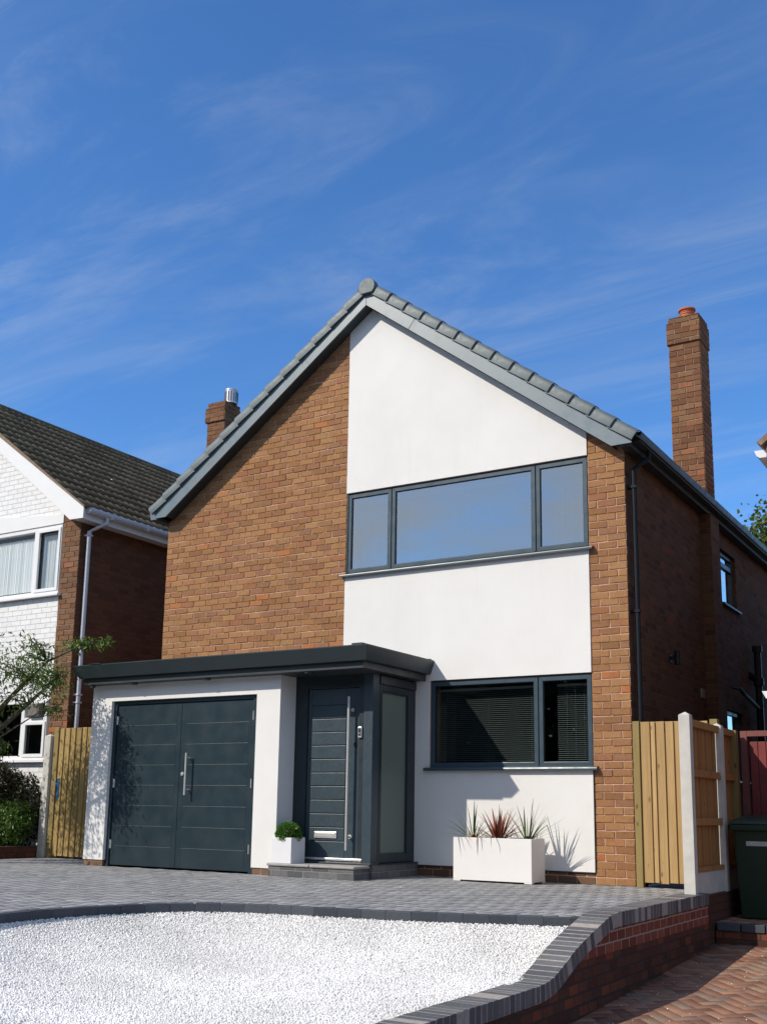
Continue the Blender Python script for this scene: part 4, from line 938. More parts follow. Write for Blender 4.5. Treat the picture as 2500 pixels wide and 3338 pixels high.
# boxwood ball
n = 5200; D = rng.normal(size=(n, 3)); D /= np.linalg.norm(D, axis=1)[:, None]
rad = 0.150*(1+0.05*np.sin(D[:, 0]*9+1)*np.sin(D[:, 1]*8)*np.sin(D[:, 2]*7))*rng.uniform(0.80, 1.0, n)
P = D*rad[:, None]*np.array([1, 1, 0.95])+np.array([-3.69, -1.23, 0.462]); keep = P[:, 2] > 0.405
tb = thing('topiary_ball', 'clipped round boxwood ball growing in the small white cube planter', 'plant', (-3.69, -1.23, 0.40))
V, F, r_ = leaf_cloud(P[keep], D[keep], 0.021, 0.7, 0.45); np_mesh('foliage', V, F, M_BOX, r_, tb)
core = MB(); core.lathe(-3.69, -1.23, [(0.03, 0.37), (0.10, 0.40), (0.122, 0.46), (0.10, 0.53), (0.05, 0.57)], 16); core.build('stem', M_LEAFDK, tb, smooth=True)
# strap-leaved plants
def blades(spec):
    V = []; F = []; rr = []
    for (base, az, el, L, wid, bend, r_) in spec:
        p = np.array(base, float); n = 9; a = el; k0 = len(V)
        for i in range(n+1):
            t = i/n; d = np.array([math.cos(a)*math.cos(az), math.cos(a)*math.sin(az), math.sin(a)])
            sd_ = np.array([-math.sin(az), math.cos(az), 0]); up_ = np.cross(d, sd_)*-1
            w_ = wid*(0.55+0.45*min(1, t*4))*(1-t**2.2)+0.0006
            V += [p-sd_*w_/2+up_*w_*0.18, p.copy(), p+sd_*w_/2+up_*w_*0.18]
            p = p+d*L/n; a -= bend/n*(0.4+1.6*t)
        for i in range(n):
            q = k0+i*3
            F += [(q, q+1, q+4, q+3), (q+1, q+2, q+5, q+4)]; rr += [r_, r_]
    return V, F, rr
def strap_plant(name, label, cx, cy, z, n, Lr, wr, mat, seed, el=(0.7, 1.5), bend=(0.1, 1.2), extra=()):
    rs = random.Random(seed); spec = []
    for i in range(n):
        az = rs.uniform(0, 2*math.pi); e_ = rs.uniform(*el)
        spec.append(((cx+0.018*math.cos(az), cy+0.018*math.sin(az), z), az, e_, rs.uniform(*Lr), rs.uniform(*wr), rs.uniform(*bend)*(1.4-e_*0.7), rs.random()))
    spec += list(extra)
    V, F, rr = blades(spec); t = thing(name, label, 'plant', (cx, cy, z))
    np_mesh('leaves', V, F, mat, rr, t)
    st = MB(); st.lathe(cx, cy, [(0.03, z-0.03), (0.026, z+0.03), (0.012, z+0.06)], 10); st.build('stem', M_SOIL, t)
    return t
GP = 'spiky green plants in the long white trough'
zt_ = 0.445
p1 = strap_plant('spiky_plant', 'spiky green plant in the end of the trough nearer the front door', -1.745, -0.37, zt_, 34, (0.26, 0.52), (0.009, 0.017), M_BLADE, 3, (0.15, 1.5), (0.05, 0.7), [((-1.745, -0.37, zt_), 1.9, 1.47, 0.48, 0.022, 0.15, .6), ((-1.735, -0.37, zt_), -1.2, 1.5, 0.42, 0.024, 0.1, .8), ((-1.75, -0.37, zt_), 3.05, 0.25, 0.50, 0.008, 0.35, .5), ((-1.75, -0.38, zt_), 3.3, 0.55, 0.46, 0.009, 0.5, .5)])
p3 = strap_plant('spiky_plant', 'spiky green plant in the end of the trough nearer the brick corner', -1.085, -0.37, zt_, 34, (0.26, 0.52), (0.009, 0.017), M_BLADE, 11, (0.2, 1.5), (0.05, 0.7), [((-1.11, -0.37, zt_), 2.2, 1.4, 0.40, 0.026, 0.1, .8), ((-1.06, -0.38, zt_), 0.9, 1.5, 0.47, 0.020, 0.1, .9), ((-1.04, -0.37, zt_), 0.4, 0.95, 0.46, 0.011, 0.25, .5), ((-1.04, -0.38, zt_), 0.15, 0.5, 0.42, 0.010, 0.4, .5)])
for q in (p1, p3): q['group'] = 'spiky green plants in the long white trough'
strap_plant('red_plant', 'copper red spiky plant in the middle of the white trough', -1.43, -0.37, zt_, 50, (0.24, 0.42), (0.016, 0.034), M_REDBLADE, 21, (0.45, 1.45), (0.1, 0.9), [((-1.47, -0.37, zt_), 3.0, 1.05, 0.37, 0.045, 0.1, .55), ((-1.46, -0.37, zt_), 2.6, 1.33, 0.37, 0.024, 0.05, .98), ((-1.40, -0.37, zt_), 0.25, 0.95, 0.37, 0.038, 0.1, .5), ((-1.42, -0.37, zt_), 1.5, 1.45, 0.35, 0.02, 0.1, .1),
   ((-1.50, -0.42, zt_), -2.2, 0.75, 0.46, 0.022, 3.3, .95), ((-1.52, -0.42, zt_), -1.9, 0.7, 0.33, 0.014, 3.2, .9), ((-1.41, -0.43, zt_), -1.5, 0.8, 0.36, 0.014, 3.4, .2)])

# ------------------------------------------------------------------ boundary wall on the right with its coping
W = thing('boundary_wall', 'low red brick boundary wall with blue brick coping that drops in an S curve', 'wall', (0.97, -4, -0.5))
CY = np.array([-1.12, -3.62, -3.74, -3.90, -4.1, -4.3, -4.5, -4.7, -4.83, -4.95, -5.1, -9.6][::-1]); CZ = np.array([.05, .05, .042, .005, -.04, -.088, -.15, -.225, -.268, -.288, -.293, -.30][::-1])
def cz(y): return float(np.interp(y, CY, CZ))
cop = MB(); mor = MB(); s_ = -1.125
ys = [s_]
while s_ > -9.4:
    sl_ = (cz(s_-0.03)-cz(s_-0.05))/0.02; s_ -= 0.075/math.sqrt(1+sl_*sl_); ys.append(s_)
for a, c in zip(ys[:-1], ys[1:]):
    za, zc_ = cz(a), cz(c); d = Vector((0, c-a, zc_-za)); L = d.length; d.normalize(); nrm = Vector((0, -d.z, d.y)) if d.y > 0 else Vector((0, d.z, -d.y)); g0 = 0.0055
    p0 = Vector((0, a, za))+d*g0; p1_ = Vector((0, a, za))+d*(L-g0); jx = random.gauss(0, 0.0015); jn = random.gauss(0, 0.001)
    vs = []
    for xx in (0.858+jx, 1.074+jx):
        for p, hh in ((p0, jn), (p1_, jn), (p1_, -0.105), (p0, -0.105)): q = p+nrm*hh; vs.append((xx, q.y, q.z))
    cop.add(vs, [(0,1,2,3),(7,6,5,4),(4,5,1,0),(5,6,2,1),(6,7,3,2),(7,4,0,3)])
    pm0 = Vector((0, a, za))-d*0.0005; pm1 = Vector((0, a, za))+d*(L+0.0005); vs = []
    for xx in (0.862, 1.0725):
        for p, hh in ((pm0, -0.0016), (pm1, -0.0016), (pm1, -0.104), (pm0, -0.104)): q = p+nrm*hh; vs.append((xx, q.y, q.z))
    mor.add(vs, [(0,1,2,3),(7,6,5,4),(4,5,1,0),(5,6,2,1),(6,7,3,2),(7,4,0,3)])
cp_ = cop.build('coping', M_COPE, W, bevel=0.004); mor.build('coping_mortar', M_MORTAR, cp_)
# wall body as strips following the coping underside
bodyN = MB(); bodyO = MB(); yy = list(np.arange(-1.13, -3.55, -0.3))+list(np.arange(-3.55, -5.2, -0.06))+list(np.arange(-5.2, -9.5, -0.5))
for a, c in zip(yy[:-1], yy[1:]):
    ta, tc_ = cz(a)-0.103, cz(c)-0.103; band = -0.222
    if min(ta, tc_) > band+0.01:
        bodyN.prism([(a, band), (c, band), (c, tc_), (a, ta)], 'x', 0.875, 1.062)
        bodyO.prism([(a, -1.1), (c, -1.1), (c, band), (a, band)], 'x', 0.872, 1.06)
    else: bodyO.prism([(a, -1.1), (c, -1.1), (c, tc_), (a, ta)], 'x', 0.872, 1.06)
bodyN.build('new_brickwork', M_NEWRED, W, uvoff=(0.0, 0.0)); bodyO.build('old_brickwork', M_OLDRED, W, uvoff=(0.0, 0.05))

# ------------------------------------------------------------------ right-hand fence, gate, bin, maroon gate
FE = thing('fence', 'short timber panel fence with pale concrete posts at the right boundary', 'fence', (0.98, -0.7, 0.0))
def cpost(mb, x0, x1, y0, y1, z0, z1):
    mb.box(x0, x1, y0, y1, z0, z1); xm, ym = (x0+x1)/2, (y0+y1)/2; e = 0.0
    mb.add([(x0, y0, z1), (x1, y0, z1), (x1, y1, z1), (x0, y1, z1), (xm-0.004, ym-0.004, z1+0.03), (xm+0.004, ym-0.004, z1+0.03), (xm+0.004, ym+0.004, z1+0.03), (xm-0.004, ym+0.004, z1+0.03)], [(0,1,5,4),(1,2,6,5),(2,3,7,6),(3,0,4,7),(4,5,6,7)])
p = MB(); cpost(p, 0.925, 1.030, -1.40, -1.30, 0.045, 1.69); p.build('concrete_post', M_CONC, FE, bevel=0.006)
p = MB(); cpost(p, 0.925, 1.032, -0.28, -0.175, -0.3, 1.665); p.build('concrete_post', M_CONC, FE, bevel=0.006)
p = MB(); p.box(0.955, 1.0, -1.299, -0.281, 0.02, 0.235); p.box(0.955, 1.0, -0.174, 0.30, 0.02, 0.235); p.build('gravel_board', M_CONC, FE, bevel=0.004)
pl = MB()
for (a, c) in ((-1.299, -0.281), (-0.174, 0.30)):
    y = a; k = 0
    while y < c-0.02:
        e = min(y+0.125, c); pl.box(0.955+(k % 2)*0.006, 0.970+(k % 2)*0.006, y, e-0.002, 0.237, 1.665); y = e; k += 1
pl.build('panel', M_WOODORG, FE)
for (a, c) in ((-1.299, -0.281), (-0.174, 0.30)):
    for z in (0.245, 0.70, 1.155, 1.625): rl = MB(); rl.box(0.977, 1.012, a, c, z-0.035 if z > 0.3 else z-0.008, z+0.035); rl.build('rail', M_WOODORG, FE, bevel=0.003)
p = MB(); p.box(0.95, 1.04, 0.302, 0.392, -0.3, 1.66); p.build('timber_post', M_WOODPOST, FE, bevel=0.003)
bw = MB(); bw.box(0.90, 1.035, -1.118, 0.40, -0.6, 0.019); bw.build('brick_base', M_OLDRED, FE)

def board_gate(name, label, x0, x1, y, z0, z1, boards, mat, post_l, post_r, latch=None, group=None):
    t = thing(name, label, 'gate', ((x0+x1)/2, y, z0))
    m = MB(); x = x0; k = 0
    while x < x1-0.02:
        w_ = min(boards[k % len(boards)], x1-x); dz = random.uniform(-0.006, 0.006); top = z1+random.uniform(-0.004, 0.004)
        m.prism([(x-0.006, y+0.010), (x+w_, y-0.010), (x+w_+0.001, y+0.003), (x+w_, y+0.016), (x-0.006, y+0.024)], 'z', z0+dz, top); x += w_; k += 1
    m.build('boards', mat, t, bevel=0.003)
    for z in (z0+0.2, (z0+z1)/2, z1-0.2): r_ = MB(); r_.box(x0, x1, y+0.027, y+0.06, z-0.05, z+0.05); r_.build('rail', mat, t)
    for (a, c) in (post_l, post_r):
        if a is None: continue
        q = MB(); q.box(a, c, y-0.012, y+0.075, 0.0, z1+0.012); q.build('post', M_WOODPOST, t, bevel=0.003)
    if latch:
        q = MB(); q.box(latch[0], latch[1], y-0.012, y-0.001, latch[2], latch[3]); lo = q.build('latch_plate', M_BLUE, t, bevel=0.002)
        q = MB(); q.tube([(latch[0]-0.012, y-0.03, latch[2]+0.12), (latch[0]-0.012, y-0.03, latch[2]+0.30)], 0.006, 8); q.tube([(latch[0]-0.012, y-0.03, latch[2]+0.21), (latch[0]+0.01, y-0.012, latch[2]+0.21)], 0.006, 8); q.build('latch_handle', M_STEEL, lo)
    return t
board_gate('timber_gate', 'pale new pine board gate beside the brick corner at the right', 0.113, 0.86, -0.06, 0.052, 1.742, [0.105, 0.058, 0.102, 0.098, 0.10], M_WOOD, (0.030, 0.103), (0.865, 0.945))
board_gate('timber_gate', 'greenish pine board gate in dappled shade beside the garage', -8.645, -7.02, -0.27, 0.03, 1.88, [0.105, 0.12, 0.112, 0.125], M_WOODGRN, (-8.745, -8.655), (-7.015, -6.955), (-8.625, -8.575, 0.85, 1.14))

BN = thing('wheelie_bin', 'dark green wheeled rubbish bin with pale sticker in front of the maroon gate', 'bin', (1.36, -0.05, -0.235))
bm_ = MB(); x0, x1, y0, y1, zb_, zt2 = 1.12, 1.60, -0.34, 0.16, -0.235, 0.665
bm_.add([(x0+0.035, y0+0.05, zb_), (x1-0.035, y0+0.05, zb_), (x1-0.035, y1-0.08, zb_), (x0+0.035, y1-0.08, zb_), (x0, y0, zt2), (x1, y0, zt2), (x1, y1, zt2), (x0, y1, zt2)], [(3,2,1,0),(4,5,6,7),(0,1,5,4),(1,2,6,5),(2,3,7,6),(3,0,4,7)])
bm_.build('body', M_BIN, BN, bevel=0.02)
rm = MB(); rm.box(x0-0.025, x1+0.025, y0-0.03, y1+0.02, 0.615, 0.675); rm.build('rim', M_BIN, BN, bevel=0.012)
ld = MB(); ld.add([(x0-0.03, y0-0.04, 0.677), (x1+0.03, y0-0.04, 0.677), (x1+0.03, y1+0.05, 0.677), (x0-0.03, y1+0.05, 0.677), (x0-0.01, y0-0.02, 0.715), (x1+0.01, y0-0.02, 0.715), (x1-0.02, y1, 0.775), (x0+0.02, y1, 0.775)], [(3,2,1,0),(4,5,6,7),(0,1,5,4),(1,2,6,5),(2,3,7,6),(3,0,4,7)]); ld.build('lid', M_BIN, BN, bevel=0.012)
hb = MB(); hb.tube([(x0+0.05, y1+0.09, 0.70), (x1-0.05, y1+0.09, 0.70)], 0.016, 10); hb.tube([(x0+0.05, y1+0.09, 0.70), (x0+0.05, y1, 0.65)], 0.014, 8); hb.tube([(x1-0.05, y1+0.09, 0.70), (x1-0.05, y1, 0.65)], 0.014, 8); hb.build('handle', M_BIN, BN)
for xx in (x0+0.05, x1-0.09):
    wh = MB(); wh.tube([(xx, y1-0.02, zb_+0.10), (xx+0.04, y1-0.02, zb_+0.10)], 0.10, 20); wh.build('wheel', M_BLACK, BN)
st = MB(); yS = lambda z: y0+0.05*(zt2-z)/(zt2-zb_)
st.add([(1.245, yS(0.47)-0.003, 0.47), (1.475, yS(0.47)-0.003, 0.47), (1.475, yS(0.515)-0.003, 0.515), (1.245, yS(0.515)-0.003, 0.515), (1.245, yS(0.47)+0.004, 0.47), (1.475, yS(0.47)+0.004, 0.47), (1.475, yS(0.515)+0.004, 0.515), (1.245, yS(0.515)+0.004, 0.515)], [(0,1,2,3),(7,6,5,4),(0,4,5,1),(1,5,6,2),(2,6,7,3),(3,7,4,0)])
sto = st.build('sticker', M_STICKER, BN)
cu = bpy.data.curves.new('sticker_lettering', 'FONT'); cu.body = 'SULO'; cu.size = 0.052; cu.align_x = 'CENTER'; cu.align_y = 'CENTER'; cu.extrude = 0.0004; cu.space_character = 1.25
tmp = bpy.data.objects.new('tmp', cu); COL.objects.link(tmp); dg = bpy.context.evaluated_depsgraph_get(); me = bpy.data.meshes.new_from_object(tmp.evaluated_get(dg)); bpy.data.objects.remove(tmp)
me.name = 'sticker_lettering'; me.materials.clear(); me.materials.append(M_STICKTXT); to = bpy.data.objects.new('lettering', me); COL.objects.link(to); to.parent = sto
to.location = Vector((1.36, yS(0.4925)-0.0045, 0.4925))-BN.location; to.rotation_euler = (R(90), 0, 0)

MG = thing('maroon_gate', 'old maroon painted timber gate half in shadow behind the green bin', 'gate', (1.4, 0.5, -0.2))
fr = MB(); gy = 0.46
fr.box(1.045, 1.115, gy, gy+0.07, -0.235, 1.66); fr.box(1.72, 1.79, gy, gy+0.07, -0.235, 1.66); fr.box(1.115, 1.72, gy, gy+0.07, 1.60, 1.66); fr.build('frame', M_MAROON2, MG, bevel=0.004)
bd = MB(); x = 1.135
while x < 1.68: bd.box(x+0.003, x+0.082, gy+0.03, gy+0.05, -0.19, 1.545); x += 0.085
bd.build('boards', M_MAROON, MG, bevel=0.003)
for zz in (0.0, 1.40): rl = MB(); rl.box(1.12, 1.715, gy+0.051, gy+0.085, zz, zz+0.09); rl.build('rail', M_MAROON, MG)

# ------------------------------------------------------------------ roof tile sheet
def tile_sheet(name, O, U, Vd, N, width, length, gauge, tw, mat, parent):
    """O ridge corner, U along the ridge, Vd down the slope, N normal: interlocking roll tiles"""
    O, U, Vd, N = map(np.array, (O, U, Vd, N)); nu = int(width/tw*16); rows = int(round(length/gauge)); g_ = length/rows
    us = np.linspace(0, width, nu+1); VV = []; FF = []; RR = []; base = 0
    ph = (us % (tw/2))/(tw/2)
    prof = 0.024*(0.5-0.5*np.cos(ph*2*math.pi))**1.5
    for r_ in range(rows):
        jog = rng.normal(0, 0.002, nu+1)
        for (v, h) in ((r_*g_-0.02, 0.0), ((r_+1)*g_+0.012, 0.026), ((r_+1)*g_+0.012, 0.004)):
            pr = prof+h+(jog if h > 0.01 else 0); pts = O[None]+us[:, None]*U+v*Vd+pr[:, None]*N; VV.append(pts)
        i = np.arange(nu)
        for k in (0, 1):
            a = base+k*(nu+1)
            FF.append(np.stack([a+i, a+nu+1+i, a+nu+2+i, a+i+1], 1)); tid = (us[:-1]//tw).astype(int); rv = rng.uniform(0, 1, tid.max()+2); RR.append(rv[tid])
        base += 3*(nu+1)
    return np_mesh(name, np.concatenate(VV), np.concatenate(FF), mat, np.concatenate(RR), parent)

# ------------------------------------------------------------------ left neighbour's house
NL = thing('neighbour_house', 'white painted brick gable house with old brown tiled roof at the left', 'house', (-12.3, 0, 0))
nx1, nx0, nap, nzb = -8.80, -15.8, -12.3, 7.83          # right corner, left corner, ridge x, barge underside at apex
NS = 0.781
nunder = lambda x: 5.128+NS*((-8.847)-x) if x > nap else 5.128+NS*((-8.847)-nap)-NS*(nap-x)
strip = -9.19
w = MB(); LWn = (-10.9, -9.245, 1.44, 2.36); UWn = (-11.4, -9.205, 4.03, 5.14)
w.prism([(strip, 0), (nx1, 0), (nx1, nunder(nx1)+0.05), (strip, nunder(strip)+0.05)], 'y', 0, 0.25)
nbw = w.build('brick_wall', M_JOINTSD, NL)
bl = MB(); brick_layer(bl, [(strip+0.003, 0), (nx1, 0), (nx1, nunder(nx1)+0.03), (strip+0.003, nunder(strip)+0.03)], 'y', -0.0003, u0=strip-0.04, v0=0.02)
bl.build('facing_bricks', unit_brick_mat('brown_facing_brick', [(0.0, (0.15, 0.08, 0.05)), (0.4, (0.21, 0.115, 0.065)), (0.7, (0.25, 0.12, 0.065)), (0.95, (0.22, 0.13, 0.08)), (1.0, (0.42, 0.15, 0.06))]), nbw)
w = MB()
ua, la = UWn[0], LWn[0]
w.prism([(nx0, 0), (ua, 0), (ua, nunder(ua)+0.03), (nap, nunder(nap)+0.03), (nx0, nunder(nx0)+0.03)], 'y', 0.006, 0.25)
w.prism([(ua, UWn[3]), (strip, UWn[3]), (strip, nunder(strip)+0.03), (ua, nunder(ua)+0.03)], 'y', 0.006, 0.25)
w.prism([(ua, 0), (la, 0), (la, UWn[2]), (ua, UWn[2])], 'y', 0.006, 0.25); w.prism([(la, LWn[3]), (strip, LWn[3]), (strip, UWn[2]), (la, UWn[2])], 'y', 0.006, 0.25)
w.prism([(la, 0), (strip, 0), (strip, LWn[2]), (la, LWn[2])], 'y', 0.006, 0.25)
w.build('painted_wall', M_WHITEBRICK, NL)
bnd = MB(); bnd.prism([(-13.0, 5.16), (strip+0.005, 5.16), (strip+0.005, 5.30), (-10.70, 5.43), (-13.0, 5.5)], 'y', -0.02, 0.005); bnd.build('render_band', M_FASCW, NL)
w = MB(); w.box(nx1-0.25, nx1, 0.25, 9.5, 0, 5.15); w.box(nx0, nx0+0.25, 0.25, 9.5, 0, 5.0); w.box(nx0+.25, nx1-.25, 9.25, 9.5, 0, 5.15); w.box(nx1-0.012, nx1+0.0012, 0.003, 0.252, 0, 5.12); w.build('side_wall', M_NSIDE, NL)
b = MB(); b.box(nx1-2.9, nx1-0.26, 1.4, 1.5, 0, 5.2); b.box(nx1-2.9, nx1-0.26, 0.3, 1.4, 2.6, 2.8); b.build('interior_wall', M_INT, NL)
# windows with white frames
def nwin(op, splits, casement, curtain, transom=None):
    x0, x1, z0, z1 = op; f = MB(); t = 0.055
    f.box(x0, x1, -0.012, 0.06, z1-t, z1); f.box(x0, x1, -0.012, 0.06, z0, z0+t); f.box(x1-t, x1, -0.012, 0.06, z0+t, z1-t); f.box(x0, x0+t, -0.012, 0.06, z0+t, z1-t)
    for s_ in splits: f.box(s_-0.035, s_+0.035, -0.012, 0.06, z0+t, z1-t)
    if transom: f.box(splits[-1]+0.035, x1-t, -0.012, 0.06, transom-0.04, transom+0.04)
    a, c, e, g_ = casement; q = 0.05
    f.box(a, c, -0.028, -0.0125, e, e+q); f.box(a, c, -0.028, -0.0125, g_-q, g_); f.box(a, a+q, -0.028, -0.0125, e+q, g_-q); f.box(c-q, c, -0.028, -0.0125, e+q, g_-q)
    wo = f.build('window', M_WHITEPL, NL, bevel=0.004)
    p = MB(); p.box(x0+t, x1-t, 0.02, 0.026, z0+t, z1-t); p.build('pane', M_GLASS_N, wo)
    s_ = MB(); s_.prism([(-0.075, z0-0.045), (-0.075, z0-0.01), (0.004, z0+0.002), (0.004, z0-0.045)], 'x', x0-0.05, x1+0.06); s_.build('sill', M_WHITEPL, wo, bevel=0.002)
    for (ca, cc) in curtain:
        n = 260; xs = np.linspace(ca, cc, n); rs = np.cumsum(rng.uniform(0.6, 1.4, n)); yv = 0.10+0.011*np.sin(rs*0.95)+0.004*np.sin(rs*2.3)
        V = np.concatenate([np.stack([xs, yv, np.full(n, z0+0.10)], 1), np.stack([xs, yv*0.9+0.01, np.full(n, z1-0.12)], 1)]); i = np.arange(n-1)
        np_mesh('curtain', V, np.stack([i, i+1, n+i+1, n+i], 1), M_CURTAIN, np.zeros(n-1), wo, smooth=True)
    return wo
nwin(UWn, [-9.795], (-9.755, -9.222, 4.075, 5.10), [(-11.3, -9.86), (-9.715, -9.26)])
nwin(LWn, [-9.785], (-9.745, -9.262, 1.475, 2.02), [], 2.045)
vt = MB(); vt.box(-9.62, -9.36, -0.075, 0.018, 2.09, 2.30); vo_ = vt.build('extractor_vent', M_BROWNPL, NL, bevel=0.015)
v2 = MB()
for z in np.arange(2.115, 2.28, 0.0165): v2.box(-9.595, -9.40, -0.081, -0.0755, z, z+0.008)
v2.build('vent_louvre', paint('pale_louvre', (0.30, 0.27, 0.24), 0.6, 0.05, 9), vo_)
# roof
RS = 0.728; c_ = 1/math.sqrt(1+RS*RS); Lr = 3.79*math.sqrt(1+RS*RS)
tile_sheet('roof', (nap, -0.195, 8.045), (0, 1, 0), (c_, 0, -RS*c_), (RS*c_, 0, c_), 9.9, Lr, 0.335, 0.30, M_OLDROOF, NL)
nroof = [o for o in NL.children if o.name.startswith('roof')][0]
o = tile_sheet('roof_slope', (nap, 9.695, 8.045), (0, -1, 0), (-c_, 0, -RS*c_), (-RS*c_, 0, c_), 9.9, Lr, 0.335, 0.30, M_OLDROOF, nroof)
rg = MB(); yy = -0.205
while yy < 9.6: rg.tube([(nap, yy, 7.97), (nap, yy+0.44, 7.97)], 0.115, 12); yy += 0.45
rg.build('ridge', M_OLDROOF, nroof)
bb = MB(); tp = 0.235
bb.prism([(nap, nunder(nap)), (-8.847, 5.128), (-8.553, 5.12), (-8.553, 5.30), (nap, nunder(nap)+0.12)], 'y', -0.20, -0.17); bb.prism([(nap, nunder(nap)), (nx0-0.2, nunder(nx0-0.2)), (nx0-0.2, nunder(nx0-0.2)+tp), (nap, nunder(nap)+0.12)], 'y', -0.20, -0.17); bb.build('bargeboard', M_FASCW, NL, bevel=0.003)
uc = MB(); uc.prism([(nap, nunder(nap)+0.122), (-8.56, 5.302), (-8.53, 5.31), (nap, 8.045)], 'y', -0.213, -0.10); uc.build('verge_mortar', M_BROWNTILE, NL)
sf = MB(); sf.add([(nap, -0.169, nunder(nap)+0.01), (-8.847, -0.169, 5.138), (-8.847, 0.0, 5.138), (nap, 0, nunder(nap)+0.01), (nap, -0.169, nunder(nap)+0.02), (-8.847, -0.169, 5.148), (-8.847, 0.0, 5.148), (nap, 0, nunder(nap)+0.02)], [(3,2,1,0),(4,5,6,7),(0,1,5,4),(1,2,6,5),(2,3,7,6),(3,0,4,7)])
sf.box(-8.79, -8.60, -0.169, 9.5, 5.125, 5.137); sf.box(-8.60, -8.582, -0.169, 9.5, 5.12, 5.29); sf.build('soffit', M_FASCW, NL)
ng = MB(); ng.tube([(-8.525, -0.12, 5.265), (-8.525, 9.5, 5.265)], 0.056, 10)
for yy in (0.35, 1.15, 1.95, 2.75): ng.box(-8.60, -8.465, yy-0.02, yy+0.02, 5.205, 5.30)
ng.build('gutter', M_GREYPL, NL)
nd = MB(); nd.tube([(-8.525, 0.28, 5.22), (-8.525, 0.28, 5.14), (-8.735, 0.12, 4.99), (-8.735, 0.12, 0.1)], 0.036, 10)
for z in (4.93, 2.42, 2.30): nd.box(-8.80, -8.695, 0.075, 0.165, z-0.012, z+0.012)
nd.build('downpipe', M_GREYPL, NL)
nc = MB(); nc.box(-8.935, -8.53, 3.0, 3.42, 4.9, 7.74); nc.box(-8.97, -8.515, 2.97, 3.45, 7.74, 8.02); nc.box(-8.935, -8.53, 3.0, 3.42, 8.02, 8.12); nch = nc.build('chimney', M_JOINTSD, NL)
cb = MB()
for (xa, xb, ya, yb2, za, zb2) in ((-8.935, -8.53, 3.0, 3.42, 4.9, 7.74), (-8.97, -8.515, 2.97, 3.45, 7.74, 8.02), (-8.935, -8.53, 3.0, 3.42, 8.02, 8.12)):
    brick_layer(cb, F_(xa, xb, za, zb2), 'y', ya-0.0003, u0=xa, v0=0.02); brick_layer(cb, F_(ya, yb2, za, zb2), 'x', xb+0.0003, u0=ya+0.1, v0=0.02)
cb.build('chimney_bricks', M_UNITCH, nch)
cw = MB(); cw.lathe(-8.565-0.0, 3.2, [(0.118, 8.12), (0.118, 8.36), (0.123, 8.365), (0.123, 8.39), (0.10, 8.40)], 24); cwo = cw.build('flue_cowl', paint('flue_steel', (0.60, 0.60, 0.60), 0.35, 0.05, 9, metal=0.9), nch)
sl = MB()
for k in range(14):
    a = 2*math.pi*k/14; sl.box(-8.565+0.1195*math.cos(a)-0.007, -8.565+0.1195*math.cos(a)+0.007, 3.2+0.1195*math.sin(a)-0.007, 3.2+0.1195*math.sin(a)+0.007, 8.15, 8.34)
sl.build('cowl_slot', M_BLACK, cwo)

# low garden wall, raised soil and concrete post at the left
GW = MB(); GW.box(-9.02, -8.90, -5.5, -0.16, -0.1, 0.165); o = GW.build('garden_wall', M_OLDRED, bevel=0.006); tag(o, 'low dark brick garden wall below the left shrubs', 'wall')
GS = MB(); GS.box(-16, -9.021, -8, -0.002, -0.8, 0.12); o = GS.build('garden_soil', M_SOIL); tag(o, kind='structure')
PC = thing('concrete_post', 'pale concrete post in dappled shade left of the greenish gate', 'post', (-8.84, -0.3, 0.0))
p = MB(); cpost(p, -8.90, -8.775, -0.32, -0.22, 0.0, 1.765); p.build('shaft', M_CONC, PC, bevel=0.006)

# ------------------------------------------------------------------ right neighbour's house (only its eaves reach the view)
NR = thing('neighbour_house', 'house at the right edge with only its white gutters and brown eaves showing', 'house', (4.8, 2, -0.3))
w = MB(); w.box(1.82, 8.0, -0.10, 9.5, -0.9, 4.42); w.prism([(1.82, 4.421), (8.0, 4.421), (4.9, 6.86)], 'y', -0.10, 9.5); w.build('brick_wall', M_NSIDE, NR)
g_ = MB(); g_.prism([(1.505, 4.53), (1.53, 4.47), (1.56, 4.445), (1.63, 4.445), (1.645, 4.53)], 'y', -0.30, 9.6); g_.prism([(1.66, 4.30), (1.66, 4.52), (1.70, 4.52), (1.70, 4.30)], 'y', -0.30, 9.6); g_.build('gutter', M_WHITEPL, NR, bevel=0.004)
s_ = MB(); s_.box(1.70, 1.819, -0.32, 9.6, 4.30, 4.32); s_.build('soffit', M_WHITEPL, NR)
bb = MB(); bb.prism([(1.64, 4.545), (1.70, 4.555), (4.9, 6.95), (4.9, 6.75), (1.72, 4.34), (1.67, 4.34)], 'y', -0.36, -0.33); bb.build('bargeboard', M_BROWNTILE, NR)
rf = MB(); rf.prism([(1.555, 4.59), (1.60, 4.55), (4.9, 7.03), (4.9, 7.10)], 'y', -0.40, 9.7); rf.prism([(8.25, 4.59), (8.2, 4.55), (4.9, 7.03), (4.9, 7.10)], 'y', -0.40, 9.7); rf.build('roof', M_BROWNTILE, NR)
g_ = MB(); g_.prism([(1.462, 2.0), (1.50, 1.925), (1.80, 1.925), (1.819, 2.0)], 'y', -0.30, 1.5); g_.build('porch_gutter', M_WHITEPL, NR, bevel=0.003)

